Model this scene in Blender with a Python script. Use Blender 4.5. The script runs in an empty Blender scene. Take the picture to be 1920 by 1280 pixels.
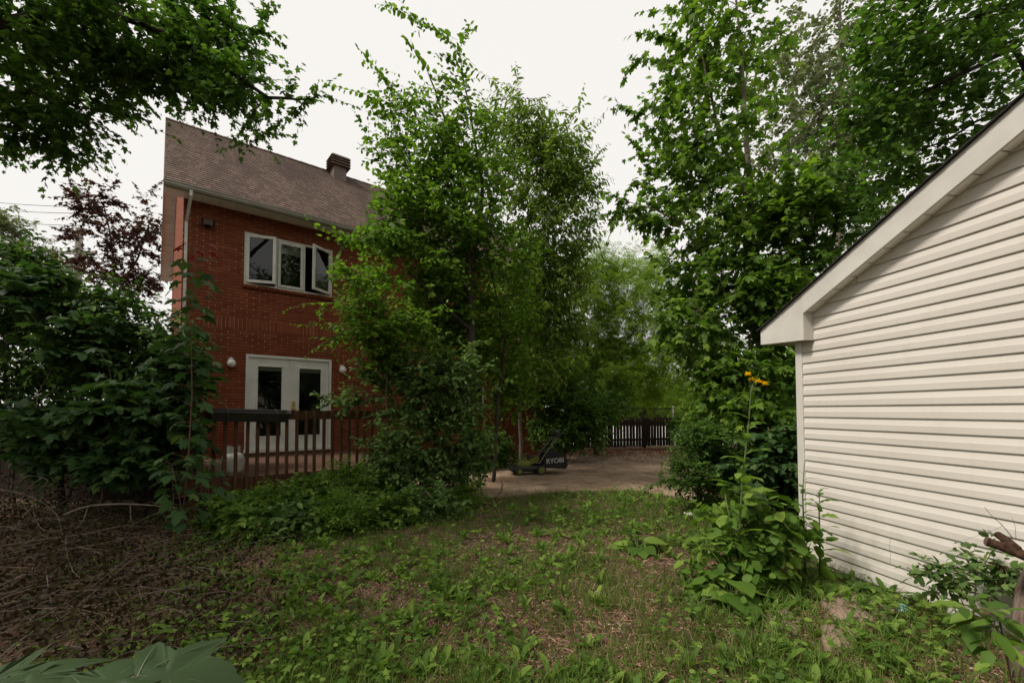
import bpy, math, random
import numpy as np
from mathutils import Vector, Matrix, noise

random.seed(7)
rng = np.random.default_rng(11)
R = math.radians
S = bpy.context.scene
COL = S.collection

# ------------------------------------------------------------------ camera
F, PITCH, HZ, EYE = 833.4, 0.0365, 770.0, 1.5
CY = HZ - F * math.tan(PITCH)
cam_d = bpy.data.cameras.new('camera')
cam = bpy.data.objects.new('camera', cam_d); COL.objects.link(cam)
cam.location = (0, 0, EYE)
cam.rotation_euler = (math.pi / 2 + PITCH, 0, 0)
cam_d.sensor_width = 36; cam_d.lens = 36 * F / 1920
cam_d.shift_y = (CY - 640) / 1920
cam_d.clip_start = 0.05; cam_d.clip_end = 2000
S.camera = cam

# ------------------------------------------------------------------ world
W = bpy.data.worlds.new('World'); S.world = W; W.use_nodes = True
nt = W.node_tree; nt.nodes.clear()
SUN_DIR = Vector((-0.66, -0.30, 0.95)).normalized()      # towards the sun
sky = nt.nodes.new('ShaderNodeTexSky'); sky.sky_type = 'NISHITA'; sky.sun_disc = False
sky.sun_elevation = math.asin(SUN_DIR.z); sky.sun_rotation = math.atan2(SUN_DIR.x, SUN_DIR.y)
sky.dust_density = 4; sky.air_density = 1.0
mix = nt.nodes.new('ShaderNodeMix'); mix.data_type = 'RGBA'; mix.inputs[0].default_value = 0.93
mix.inputs[7].default_value = (7.85, 7.6, 7.22, 1)          # high, even cloud
bg = nt.nodes.new('ShaderNodeBackground'); bg.inputs[1].default_value = 0.1
wo = nt.nodes.new('ShaderNodeOutputWorld')
nt.links.new(sky.outputs[0], mix.inputs[6]); nt.links.new(mix.outputs[2], bg.inputs[0]); nt.links.new(bg.outputs[0], wo.inputs[0])
sd = bpy.data.lights.new('sun', 'SUN'); sd.energy = 3.0; sd.angle = R(11); sd.color = (1, 0.94, 0.85)
so = bpy.data.objects.new('sun', sd); COL.objects.link(so)
so.rotation_euler = SUN_DIR.to_track_quat('Z', 'Y').to_euler()
S.view_settings.view_transform = 'Standard'; S.view_settings.look = 'None'
S.view_settings.exposure = 0.34; S.view_settings.gamma = 1
S.cycles.max_bounces = 8; S.cycles.diffuse_bounces = 4; S.cycles.glossy_bounces = 3
S.cycles.transmission_bounces = 4; S.cycles.transparent_max_bounces = 8
S.cycles.sample_clamp_indirect = 6

# ------------------------------------------------------------------ helpers
def ray(px, py):
    u = (px - 960) / F; v = (CY - py) / F
    return Vector((u, math.cos(PITCH) - v * math.sin(PITCH), math.sin(PITCH) + v * math.cos(PITCH)))
def at(px, py, Y):
    r = ray(px, py); return Vector((0, 0, EYE)) + r * (Y / r.y)
def at_ground(px, py, z=0.0):
    r = ray(px, py); return Vector((0, 0, EYE)) + r * ((z - EYE) / r.z)
def on_plane(px, py, P, n):
    r = ray(px, py); o = Vector((0, 0, EYE)); return o + r * ((P - o).dot(n) / r.dot(n))
def V(*a): return Vector(a)

def tag(o, label=None, cat=None, group=None, kind=None):
    if label: o['label'] = label
    if cat: o['category'] = cat
    if group: o['group'] = group
    if kind: o['kind'] = kind
    return o
def empty(name, loc, rz=0, label=None, cat=None, group=None):
    o = bpy.data.objects.new(name, None); COL.objects.link(o)
    o.location = loc; o.rotation_euler = (0, 0, rz); o.empty_display_size = .2
    bpy.context.view_layer.update
    return tag(o, label, cat, group)
def link_mesh(name, me, mats, parent=None, world=False):
    o = bpy.data.objects.new(name, me); COL.objects.link(o)
    for m in (mats if isinstance(mats, (list, tuple)) else [mats]): me.materials.append(m)
    if parent is not None:
        o.parent = parent
        if world:      # mesh was written in world space
            M = Matrix.Translation(parent.location) @ Matrix.Rotation(parent.rotation_euler[2], 4, 'Z')
            p = parent.parent
            while p is not None:
                M = Matrix.Translation(p.location) @ Matrix.Rotation(p.rotation_euler[2], 4, 'Z') @ M; p = p.parent
            o.matrix_parent_inverse = M.inverted()
    return o
class MB:
    def __init__(s): s.v = []; s.f = []; s.mi = []; s.m = 0
    def add(s, vs, fs):
        b = len(s.v); s.v += [tuple(v) for v in vs]
        for f in fs: s.f.append([b + i for i in f]); s.mi.append(s.m)
    def box(s, x0, x1, y0, y1, z0, z1, M=None, bev=0):
        b = bev
        if b > 0:
            vs = []
            for sx in (0, 1):
                for sy in (0, 1):
                    for sz in (0, 1):
                        X = x1 if sx else x0; Y = y1 if sy else y0; Z = z1 if sz else z0
                        dx = -b if sx else b; dy = -b if sy else b; dz = -b if sz else b
                        vs += [V(X, Y + dy, Z + dz), V(X + dx, Y, Z + dz), V(X + dx, Y + dy, Z)]
            def i(sx, sy, sz, k): return (sx * 4 + sy * 2 + sz) * 3 + k
            fs = []
            for a in (0, 1):
                q = [i(a, 0, 0, 0), i(a, 1, 0, 0), i(a, 1, 1, 0), i(a, 0, 1, 0)]; fs.append(q if a else q[::-1])
                q = [i(0, a, 0, 1), i(0, a, 1, 1), i(1, a, 1, 1), i(1, a, 0, 1)]; fs.append(q if a else q[::-1])
                q = [i(0, 0, a, 2), i(1, 0, a, 2), i(1, 1, a, 2), i(0, 1, a, 2)]; fs.append(q if a else q[::-1])
            for a in (0, 1):
                for c in (0, 1):
                    fs.append([i(a, c, 0, 0), i(a, c, 1, 0), i(a, c, 1, 1), i(a, c, 0, 1)])
                    fs.append([i(a, 0, c, 0), i(a, 1, c, 0), i(a, 1, c, 2), i(a, 0, c, 2)])
                    fs.append([i(0, a, c, 1), i(1, a, c, 1), i(1, a, c, 2), i(0, a, c, 2)])
                    for d in (0, 1): fs.append([i(a, c, d, 0), i(a, c, d, 1), i(a, c, d, 2)])
        else:
            vs = [V(x0, y0, z0), V(x1, y0, z0), V(x1, y1, z0), V(x0, y1, z0), V(x0, y0, z1), V(x1, y0, z1), V(x1, y1, z1), V(x0, y1, z1)]
            fs = [[3, 2, 1, 0], [4, 5, 6, 7], [0, 1, 5, 4], [1, 2, 6, 5], [2, 3, 7, 6], [3, 0, 4, 7]]
        if M is not None: vs = [M @ v for v in vs]
        s.add(vs, fs); return s
    def tube(s, pts, rad, n=6, cap=True):
        pts = [Vector(p) for p in pts]
        if not isinstance(rad, (list, tuple)): rad = [rad] * len(pts)
        vs = []; up = None
        for k, p in enumerate(pts):
            d = (pts[min(k + 1, len(pts) - 1)] - pts[max(k - 1, 0)])
            if d.length < 1e-9: d = V(0, 0, 1)
            d.normalize()
            if up is None: up = d.orthogonal().normalized()
            up = up - d * up.dot(d)
            up = up.normalized() if up.length > 1e-6 else d.orthogonal().normalized()
            b = d.cross(up)
            for j in range(n):
                a = 2 * math.pi * j / n
                vs.append(p + (up * math.cos(a) + b * math.sin(a)) * rad[k])
        fs = []
        for k in range(len(pts) - 1):
            for j in range(n):
                fs.append([k * n + j, k * n + (j + 1) % n, (k + 1) * n + (j + 1) % n, (k + 1) * n + j])
        if cap: fs.append(list(range(n))[::-1]); fs.append([(len(pts) - 1) * n + j for j in range(n)])
        s.add(vs, fs); return s
    def lathe(s, prof, c, n=20, axis='z', M=None):
        vs = []
        for r, h in prof:
            for j in range(n):
                a = 2 * math.pi * j / n
                p = V(r * math.cos(a), r * math.sin(a), h)
                if axis == 'y': p = V(p.x, p.z, p.y)
                if axis == 'x': p = V(p.z, p.x, p.y)
                vs.append(Vector(c) + p if M is None else M @ (Vector(c) + p))
        fs = []
        for k in range(len(prof) - 1):
            for j in range(n): fs.append([k * n + j, k * n + (j + 1) % n, (k + 1) * n + (j + 1) % n, (k + 1) * n + j])
        fs.append(list(range(n))[::-1]); fs.append([(len(prof) - 1) * n + j for j in range(n)])
        s.add(vs, fs); return s
    def prism(s, poly, y0, y1, M=None):        # polygon in (x, z) extruded along y
        n = len(poly); vs = [V(x, y0, z) for x, z in poly] + [V(x, y1, z) for x, z in poly]
        if M is not None: vs = [M @ v for v in vs]
        fs = [list(range(n)), [n + i for i in range(n)][::-1]] + [[i, n + i, n + (i + 1) % n, (i + 1) % n] for i in range(n)]
        s.add(vs, fs); return s
    def build(s, name, mats, parent=None, smooth=False, world=False):
        me = bpy.data.meshes.new(name); me.from_pydata(s.v, [], s.f)
        me.polygons.foreach_set('material_index', s.mi)
        if smooth: me.polygons.foreach_set('use_smooth', [True] * len(s.f))
        me.update()
        return link_mesh(name, me, mats, parent, world)

# ------------------------------------------------------------------ materials
def newmat(name):
    m = bpy.data.materials.new(name); m.use_nodes = True
    t = m.node_tree; t.nodes.clear()
    o = t.nodes.new('ShaderNodeOutputMaterial'); p = t.nodes.new('ShaderNodeBsdfPrincipled')
    t.links.new(p.outputs[0], o.inputs[0])
    return m, t, p, o
def nd(t, typ, **kw):
    n = t.nodes.new('ShaderNode' + typ)
    for k, v in kw.items(): setattr(n, k, v)
    return n
def mth(t, op, a, b=None):
    n = nd(t, 'Math', operation=op)
    for i, x in enumerate((a, b)):
        if x is None: continue
        if isinstance(x, (int, float)): n.inputs[i].default_value = x
        else: t.links.new(x, n.inputs[i])
    return n.outputs[0]
def ramp(t, fac, stops):
    n = nd(t, 'ValToRGB'); e = n.color_ramp.elements
    while len(e) < len(stops): e.new(0.5)
    for i, (p, c) in enumerate(stops): e[i].position = p; e[i].color = (*c, 1)
    t.links.new(fac, n.inputs[0]); return n.outputs[0]
def mixc(t, fac, a, b, blend='MIX'):
    n = nd(t, 'Mix', data_type='RGBA', blend_type=blend)
    for i, x in ((0, fac), (6, a), (7, b)):
        if isinstance(x, (int, float)): n.inputs[i].default_value = x
        elif isinstance(x, tuple): n.inputs[i].default_value = (*x, 1)
        else: t.links.new(x, n.inputs[i])
    return n.outputs[2]
def noise_t(t, scale, detail=4, coord=None, stretch=None, rough=.6):
    tc = nd(t, 'TexCoord'); src = tc.outputs['Object']
    if stretch:
        mp = nd(t, 'Mapping'); mp.inputs['Scale'].default_value = stretch; t.links.new(src, mp.inputs[0]); src = mp.outputs[0]
    n = nd(t, 'TexNoise'); n.inputs['Scale'].default_value = scale; n.inputs['Detail'].default_value = detail; n.inputs['Roughness'].default_value = rough
    t.links.new(src, n.inputs['Vector']); return n.outputs['Fac']
def bump(t, p, h, strength=.3, dist=.01):
    b = nd(t, 'Bump'); b.inputs['Strength'].default_value = strength; b.inputs['Distance'].default_value = dist
    t.links.new(h, b.inputs['Height']); t.links.new(b.outputs[0], p.inputs['Normal'])
def plain(name, col, rough=.6, var=.25, scale=6, metal=0, spec=.4, stretch=None, b=.1):
    m, t, p, o = newmat(name)
    n = noise_t(t, scale, 5, stretch=stretch)
    lo = tuple(c * (1 - var) for c in col); hi = tuple(min(1, c * (1 + var)) for c in col)
    t.links.new(ramp(t, n, [(.3, lo), (.7, hi)]), p.inputs['Base Color'])
    p.inputs['Roughness'].default_value = rough; p.inputs['Metallic'].default_value = metal
    p.inputs['Specular IOR Level'].default_value = spec
    if b: bump(t, p, n, b)
    return m
def leafmat(name, stops, trans=.45, rough=.55, spec=.14, tint=1.25, k=1.0):
    stops = [(p_, tuple(c * k for c in c_)) for p_, c_ in stops]
    m, t, p, o = newmat(name)
    g = nd(t, 'NewGeometry')
    col = ramp(t, g.outputs['Random Per Island'], stops)
    # the blade's own mottling, fixed to the plant
    n = noise_t(t, 1.1, 2)
    col = mixc(t, mth(t, 'MULTIPLY', n, .35), col, tuple(c * .45 for c in stops[0][1]))
    t.links.new(col, p.inputs['Base Color']); p.inputs['Roughness'].default_value = rough
    p.inputs['Specular IOR Level'].default_value = spec
    tr = nd(t, 'BsdfTranslucent')
    cc = mixc(t, 1.0, col, (tint * 1.15, tint * 1.3, tint * .6), 'MULTIPLY'); t.links.new(cc, tr.inputs[0])
    mx = nd(t, 'MixShader'); mx.inputs[0].default_value = trans
    t.links.new(p.outputs[0], mx.inputs[1]); t.links.new(tr.outputs[0], mx.inputs[2]); t.links.new(mx.outputs[0], o.inputs[0])
    return m
def G(a, b, c): return [(0, a), (.55, b), (1, c)]
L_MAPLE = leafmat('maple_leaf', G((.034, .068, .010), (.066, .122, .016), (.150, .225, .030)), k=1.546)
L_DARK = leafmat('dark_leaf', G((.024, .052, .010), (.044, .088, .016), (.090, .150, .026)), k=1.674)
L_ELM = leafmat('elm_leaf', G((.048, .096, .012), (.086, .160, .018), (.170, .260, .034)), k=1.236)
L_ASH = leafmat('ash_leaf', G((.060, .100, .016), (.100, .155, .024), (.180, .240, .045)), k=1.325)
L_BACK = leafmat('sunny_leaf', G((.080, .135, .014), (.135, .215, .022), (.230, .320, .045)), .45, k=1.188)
L_POP = leafmat('pale_leaf', G((.085, .115, .048), (.150, .180, .090), (.300, .320, .210)), .3)
L_PURP = leafmat('purple_leaf', G((.040, .016, .014), (.075, .028, .024), (.110, .045, .034)), .3, tint=.9)
L_BUSH = leafmat('bush_leaf', G((.018, .042, .012), (.038, .080, .018), (.110, .180, .030)), .3, k=1.391)
L_SHRUB = leafmat('shrub_leaf', G((.036, .070, .020), (.070, .118, .032), (.140, .200, .060)), .32, k=1.530)
L_BIG = leafmat('broad_leaf', G((.026, .060, .020), (.046, .095, .028), (.090, .150, .042)), .3, k=1.1)
L_FORE = leafmat('foreground_leaf', G((.040, .068, .026), (.046, .076, .030), (.052, .084, .034)), .25, .55)
L_WEED = leafmat('weed_leaf', G((.042, .085, .014), (.085, .150, .022), (.175, .250, .045)), .38, k=1.365)
L_GRASS = leafmat('grass_blade', G((.045, .080, .014), (.090, .140, .026), (.165, .205, .055)), .3, k=1.320)
L_LITT = leafmat('dead_leaf', [(0, (.085, .042, .028)), (.4, (.200, .100, .066)), (.8, (.315, .180, .128)), (1, (.42, .30, .23))], .1, .8, .05, .8, k=1.585)
L_RED = leafmat('red_fallen_leaf', G((.150, .040, .020), (.260, .075, .032), (.360, .130, .060)), .15, .8, .1, .8)
L_REDL = leafmat('red_leaf', G((.20, .014, .018), (.28, .02, .022), (.34, .03, .03)), .4, tint=.9)
L_DRY = leafmat('dry_leaf', G((.022, .015, .010), (.045, .032, .016), (.095, .070, .034)), .15, .8, .05, .8)
L_YEL = leafmat('petal', G((.85, .50, .008), (.92, .58, .012), (.95, .68, .03)), .5, tint=1.0)
L_WHITE = leafmat('white_petal', G((.65, .63, .56), (.72, .70, .63), (.78, .76, .7)), .2, tint=.8)
BARK = plain('bark', (.105, .085, .068), .9, .5, 14, stretch=(1, 1, .25), spec=.1, b=.7)
BARK_P = plain('pale_bark', (.23, .185, .155), .85, .4, 12, stretch=(1, 1, .3), spec=.1, b=.5)
BARK_D = plain('dark_bark', (.050, .042, .034), .9, .5, 14, stretch=(1, 1, .25), spec=.1, b=.7)
STEM = plain('green_stem', (.085, .115, .035), .6, .3, 9)
STEM_R = plain('reddish_stem', (.130, .070, .045), .7, .35, 9)
TWIG = plain('dead_twig', (.155, .115, .095), .9, .5, 9, spec=.1)
TWIG_P = plain('pale_dead_branch', (.17, .13, .105), .9, .45, 14, spec=.1)

def brick_mat():
    m, t, p, o = newmat('red_brick')
    tc = nd(t, 'TexCoord'); sep = nd(t, 'SeparateXYZ'); t.links.new(tc.outputs['Object'], sep.inputs[0])
    # each wall is flat in local space: x + y runs along it
    run = mth(t, 'ADD', sep.outputs[0], sep.outputs[1]); z = sep.outputs[2]
    h, L = .0675, .235
    def course(hh, LL, mh, mv, off=.5):
        rw = mth(t, 'DIVIDE', z, hh); row = mth(t, 'FLOOR', rw); fz = mth(t, 'SUBTRACT', rw, row)
        q = mth(t, 'ADD', mth(t, 'DIVIDE', run, LL), mth(t, 'MULTIPLY', mth(t, 'MODULO', row, 2.0), off))
        qc = mth(t, 'FLOOR', q); fx = mth(t, 'SUBTRACT', q, qc)
        return mth(t, 'LESS_THAN', fz, mh / hh), mth(t, 'LESS_THAN', fx, mv / LL), row, qc
    H, Vv, row, qc = course(h, L, .011, .010)
    H2, V2, row2, qc2 = course(.235, .078, .011, .008, 0)
    band = mth(t, 'MULTIPLY', mth(t, 'GREATER_THAN', z, 3.29), mth(t, 'LESS_THAN', z, 3.525))
    def sw(a, b):
        mn = nd(t, 'Mix', data_type='FLOAT'); t.links.new(band, mn.inputs[0]); t.links.new(a, mn.inputs[2]); t.links.new(b, mn.inputs[3]); return mn.outputs[0]
    H = sw(H, H2); Vv = sw(Vv, V2)
    wn = nd(t, 'TexWhiteNoise', noise_dimensions='2D'); cb = nd(t, 'CombineXYZ')
    t.links.new(sw(row, row2), cb.inputs[0]); t.links.new(sw(qc, qc2), cb.inputs[1]); t.links.new(cb.outputs[0], wn.inputs[0])
    col = ramp(t, wn.outputs[0], [(0, (.185, .047, .019)), (.5, (.225, .061, .025)), (.9, (.255, .074, .031)), (1, (.280, .088, .040))])
    n = noise_t(t, 3, 4); col = mixc(t, mth(t, 'MULTIPLY', n, .35), col, (.16, .034, .016))
    wz = noise_t(t, .8, 5, stretch=(1, 1, .5)); col = mixc(t, ramp(t, wz, [(.40, (0, 0, 0)), (.70, (.5, .5, .5))]), col, (.115, .036, .020))
    nv = noise_t(t, 1.7, 3)
    vcol = mixc(t, ramp(t, nv, [(.42, (0, 0, 0)), (.58, (1, 1, 1))]), (.20, .070, .042), (.46, .25, .17))
    col = mixc(t, Vv, col, vcol); col = mixc(t, H, col, (.085, .026, .016))
    t.links.new(col, p.inputs['Base Color']); p.inputs['Roughness'].default_value = .85; p.inputs['Specular IOR Level'].default_value = .2
    hh = mth(t, 'SUBTRACT', 1.0, mth(t, 'MAXIMUM', H, mth(t, 'MULTIPLY', Vv, .4)))
    fine = noise_t(t, 60, 3); hh = mth(t, 'ADD', hh, mth(t, 'MULTIPLY', fine, .5)); bump(t, p, hh, .8, .008)
    return m
M_BRICK = brick_mat()
def shingle_mat():
    m, t, p, o = newmat('brown_shingles')
    tc = nd(t, 'TexCoord'); sep = nd(t, 'SeparateXYZ'); t.links.new(tc.outputs['Object'], sep.inputs[0])
    zz = mth(t, 'DIVIDE', sep.outputs[2], .0915); row = mth(t, 'FLOOR', mth(t, 'ADD', zz, .02))
    rn = nd(t, 'TexWhiteNoise', noise_dimensions='1D'); t.links.new(row, rn.inputs['W'])
    q = mth(t, 'ADD', mth(t, 'DIVIDE', sep.outputs[0], .125), mth(t, 'MULTIPLY', rn.outputs[0], 7.0))
    qc = mth(t, 'FLOOR', q); fx = mth(t, 'SUBTRACT', q, qc)
    wn = nd(t, 'TexWhiteNoise', noise_dimensions='2D'); cb = nd(t, 'CombineXYZ'); t.links.new(row, cb.inputs[0]); t.links.new(qc, cb.inputs[1]); t.links.new(cb.outputs[0], wn.inputs[0])
    col = ramp(t, wn.outputs[0], [(0, (.092, .062, .049)), (.5, (.126, .086, .067)), (1, (.165, .114, .090))])
    st = noise_t(t, .55, 5, stretch=(1.3, .5, .45)); col = mixc(t, ramp(t, st, [(.42, (0, 0, 0)), (.62, (.8, .8, .8))]), col, (.062, .044, .037))
    g = noise_t(t, 90, 2); col = mixc(t, mth(t, 'MULTIPLY', g, .3), col, (.10, .08, .07))
    col = mixc(t, mth(t, 'LESS_THAN', fx, .07), col, (.055, .038, .03))
    t.links.new(col, p.inputs['Base Color']); p.inputs['Roughness'].default_value = .95; p.inputs['Specular IOR Level'].default_value = .12
    bump(t, p, g, .5, .004); return m
M_SHING = shingle_mat()
M_TRIM = plain('beige_trim', (.56, .53, .48), .5, .12, 2.5, b=.02)
M_SOFF = plain('soffit', (.88, .85, .80), .6, .12, 3, b=.02)
M_GUT = plain('gutter_metal', (.30, .275, .235), .45, .2, 3, b=.02)
M_FRAME = plain('white_frame', (.62, .60, .54), .45, .12, 4, b=.02)
M_DOOR = plain('door_paint', (.66, .65, .60), .5, .1, 3, b=.02)
M_GALV = plain('brown_metal', (.125, .085, .068), .5, .25, 5, b=.02)
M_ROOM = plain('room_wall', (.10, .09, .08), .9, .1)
M_BLIND = plain('blind', (.50, .52, .44), .8, .05)
M_BLACK = plain('black_plastic', (.018, .016, .015), .5, .3, 8)
M_TRAY = plain('planter_plastic', (.030, .026, .024), .38, .35, 5, spec=.5)
M_BRASS = plain('brass', (.55, .38, .14), .35, .2, 8, metal=.9)
M_GLOBE = plain('opal_glass', (.78, .76, .70), .25, .04, 3, b=0)
M_WOODD = plain('brown_stained_wood', (.090, .045, .024), .85, .45, 5, stretch=(6, 6, .6), spec=.15, b=.3)
M_DECKB = plain('weathered_deck_board', (.095, .052, .036), .9, .45, 4, stretch=(.6, 5, 5), spec=.12, b=.3)
M_FENCE = plain('old_fence_wood', (.026, .017, .013), .9, .5, 5, stretch=(6, 6, .5), spec=.08, b=.3)
M_TANK = plain('tank_paint', (.60, .58, .52), .45, .2, 7, b=.02)
M_RUST = plain('rusty_paint', (.36, .30, .22), .7, .5, 9)
M_LIME = plain('lime_plastic', (.13, .145, .018), .55, .15, 6)
M_TUBE = plain('grey_tube', (.12, .11, .10), .6, .1)
M_BAG = plain('bag_fabric', (.016, .015, .015), .85, .3, 20)
M_LETTER = plain('white_letter', (.40, .385, .36), .7, .05, b=0)
M_CONC = None
def glass_mat():
    m, t, p, o = newmat('window_glass')
    tr = nd(t, 'BsdfTransparent'); tr.inputs[0].default_value = (.72, .76, .72, 1)
    gl = nd(t, 'BsdfGlossy'); gl.inputs['Roughness'].default_value = .015
    fr = nd(t, 'Fresnel'); fr.inputs[0].default_value = 1.62
    bp = nd(t, 'Bump'); bp.inputs['Strength'].default_value = .05; bp.inputs['Distance'].default_value = .02
    t.links.new(noise_t(t, 1.2, 1), bp.inputs['Height']); t.links.new(bp.outputs[0], gl.inputs['Normal'])
    mx = nd(t, 'MixShader'); t.links.new(fr.outputs[0], mx.inputs[0]); t.links.new(tr.outputs[0], mx.inputs[1]); t.links.new(gl.outputs[0], mx.inputs[2])
    t.links.new(mx.outputs[0], o.inputs[0]); return m
M_GLASS = glass_mat()
def siding_mat():
    m, t, p, o = newmat('vinyl_siding')
    n = noise_t(t, 1.4, 4, stretch=(.5, 1, 2.5)); col = ramp(t, n, [(.3, (.560, .510, .455)), (.7, (.620, .575, .520))])
    st = noise_t(t, 5, 5, stretch=(2.2, 1, .35)); col = mixc(t, ramp(t, st, [(.56, (0, 0, 0)), (.78, (.42, .42, .42))]), col, (.50, .44, .36))
    sp = noise_t(t, 38, 2); col = mixc(t, ramp(t, sp, [(.72, (0, 0, 0)), (.80, (.35, .35, .35))]), col, (.42, .36, .28))
    tc = nd(t, 'TexCoord'); sp_ = nd(t, 'SeparateXYZ'); t.links.new(tc.outputs['Object'], sp_.inputs[0])
    gr = nd(t, 'MapRange'); gr.inputs[1].default_value = .75; gr.inputs[2].default_value = .0; t.links.new(sp_.outputs[2], gr.inputs[0])
    gn = noise_t(t, 6, 6, stretch=(1, 1, .6)); gm = mth(t, 'MULTIPLY', gr.outputs[0], ramp(t, gn, [(.40, (0, 0, 0)), (.70, (1, 1, 1))]))
    col = mixc(t, mth(t, 'MULTIPLY', gm, .75), col, (.30, .29, .19))          # soil splash and algae low on the wall
    cs = mth(t, 'FLOOR', mth(t, 'DIVIDE', mth(t, 'SUBTRACT', sp_.outputs[2], .03), .1085)); jn = nd(t, 'TexWhiteNoise', noise_dimensions='1D'); t.links.new(mth(t, 'FLOOR', mth(t, 'DIVIDE', cs, 2.0)), jn.inputs['W'])
    jx = mth(t, 'ABSOLUTE', mth(t, 'SUBTRACT', sp_.outputs[0], mth(t, 'MULTIPLY', jn.outputs[0], 6.0))); col = mixc(t, mth(t, 'LESS_THAN', jx, .0022), col, (.25, .22, .19))
    t.links.new(col, p.inputs['Base Color']); p.inputs['Roughness'].default_value = .55; p.inputs['Specular IOR Level'].default_value = .3
    bump(t, p, noise_t(t, 30, 3, stretch=(.3, 1, 4)), .05, .004); return m
M_SIDE = siding_mat()
def ground_mat():
    m, t, p, o = newmat('earth')
    a = noise_t(t, 1.3, 5); b = noise_t(t, 22, 6); c = noise_t(t, 90, 4)
    col = ramp(t, b, [(.30, (.055, .034, .024)), (.50, (.120, .072, .050)), (.64, (.20, .13, .095)), (.8, (.30, .22, .17))])
    col = mixc(t, ramp(t, a, [(.42, (0, 0, 0)), (.62, (.6, .6, .6))]), col, (.060, .062, .028))
    col = mixc(t, mth(t, 'MULTIPLY', c, .6), col, (.05, .032, .022))
    t.links.new(col, p.inputs['Base Color']); p.inputs['Roughness'].default_value = .95; p.inputs['Specular IOR Level'].default_value = .1
    bump(t, p, mth(t, 'ADD', b, mth(t, 'MULTIPLY', c, .5)), .8, .03); return m
def concrete_mat(name, c0, c1, crack=True):
    m, t, p, o = newmat(name)
    a = noise_t(t, .9, 6); b = noise_t(t, 30, 4)
    col = ramp(t, a, [(.35, c0), (.65, c1)])
    col = mixc(t, mth(t, 'MULTIPLY', b, .45), col, tuple(x * .6 for x in c0))
    st = noise_t(t, 3.3, 6, stretch=(1, .5, 1)); col = mixc(t, ramp(t, st, [(.52, (0, 0, 0)), (.66, (.6, .6, .6))]), col, (.12, .085, .060))
    if crack:
        vo = nd(t, 'TexVoronoi', feature='DISTANCE_TO_EDGE'); vo.inputs['Scale'].default_value = .42
        tc = nd(t, 'TexCoord'); wv = nd(t, 'Mix', data_type='RGBA'); nz = nd(t, 'TexNoise'); nz.inputs['Scale'].default_value = 1.6
        t.links.new(tc.outputs['Object'], nz.inputs['Vector']); wv.inputs[0].default_value = .25
        t.links.new(tc.outputs['Object'], wv.inputs[6]); t.links.new(nz.outputs['Color'], wv.inputs[7]); t.links.new(wv.outputs[2], vo.inputs['Vector'])
        col = mixc(t, mth(t, 'LESS_THAN', vo.outputs[0], .0035), col, (.05, .04, .03))
    t.links.new(col, p.inputs['Base Color']); p.inputs['Roughness'].default_value = .9; p.inputs['Specular IOR Level'].default_value = .2
    bump(t, p, b, .3, .01); return m
M_GROUND = ground_mat()
M_CONC = concrete_mat('old_concrete', (.185, .118, .074), (.40, .295, .200))
M_BACKDROP = concrete_mat('backdrop_concrete', (.50, .48, .45), (.62, .60, .57), False)
M_STONE = concrete_mat('pinkish_stone', (.22, .145, .11), (.34, .245, .195), False)

# ------------------------------------------------------------------ setting: ground, driveway, street
def gz(x, y):
    k = max(0.0, min(1.0, (7.4 - y) / 1.2))
    return (0.055 * noise.noise((x * .45, y * .45, 3.1)) + .02 * noise.noise((x * 1.9, y * 1.9, 8.2)) + .02) * k - .012 * (1 - k)
def grid_ground():
    xs = sorted(set([-600, -200, -80, -40, -20] + list(np.arange(-12, 12.01, .2).round(3)) + [20, 40, 80, 200, 600]))
    ys = sorted(set([-600, -150, -40, -12] + list(np.arange(-4, 10.01, .2).round(3)) + [14, 20, 30, 60, 120, 300, 900]))
    m = MB(); m.v = [(x, y, gz(x, y) if abs(x) < 12.1 and -4.1 < y < 10.1 else -.012) for y in ys for x in xs]
    n = len(xs)
    for j in range(len(ys) - 1):
        for i in range(n - 1): m.f.append([j * n + i, j * n + i + 1, (j + 1) * n + i + 1, (j + 1) * n + i]); m.mi.append(0)
    return tag(m.build('ground', M_GROUND, smooth=True), 'brown earth of the back yard strewn with dead leaves', 'ground', kind='structure')
grid_ground()
def sheet(name, outline, z, mat, label, cat, kind='structure', th=.12):
    m = MB(); n = len(outline)
    m.add([V(x, y, z) for x, y in outline] + [V(x, y, z - th) for x, y in outline],
          [list(range(n))] + [[i, n + i, n + (i + 1) % n, (i + 1) % n] for i in range(n)])
    return tag(m.build(name, mat), label, cat, kind=kind)
drive_px = [(700, 1000), (790, 955), (868, 937), (930, 933), (1000, 926), (1090, 921), (1190, 921), (1260, 931), (1330, 945)]
dp = [at_ground(*p) for p in drive_px]
sheet('driveway', [(p.x, p.y) for p in dp] + [(7, 8.2), (9, 16.6), (1.0, 17.0), (.6, 15.6)] + [(-2.5, 12.5)], .012, M_CONC,
      'old stained concrete driveway strip running behind the lawn', 'driveway')
sheet('pale_backdrop', [(-60, 19.5), (60, 19.5), (60, 44), (-60, 44)], .004, M_BACKDROP, 'pale ground sheet added to brighten the gaps in the back fence', 'pale_backdrop', th=.01)  # made-up pale ground, added so the fence gaps look bright

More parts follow.
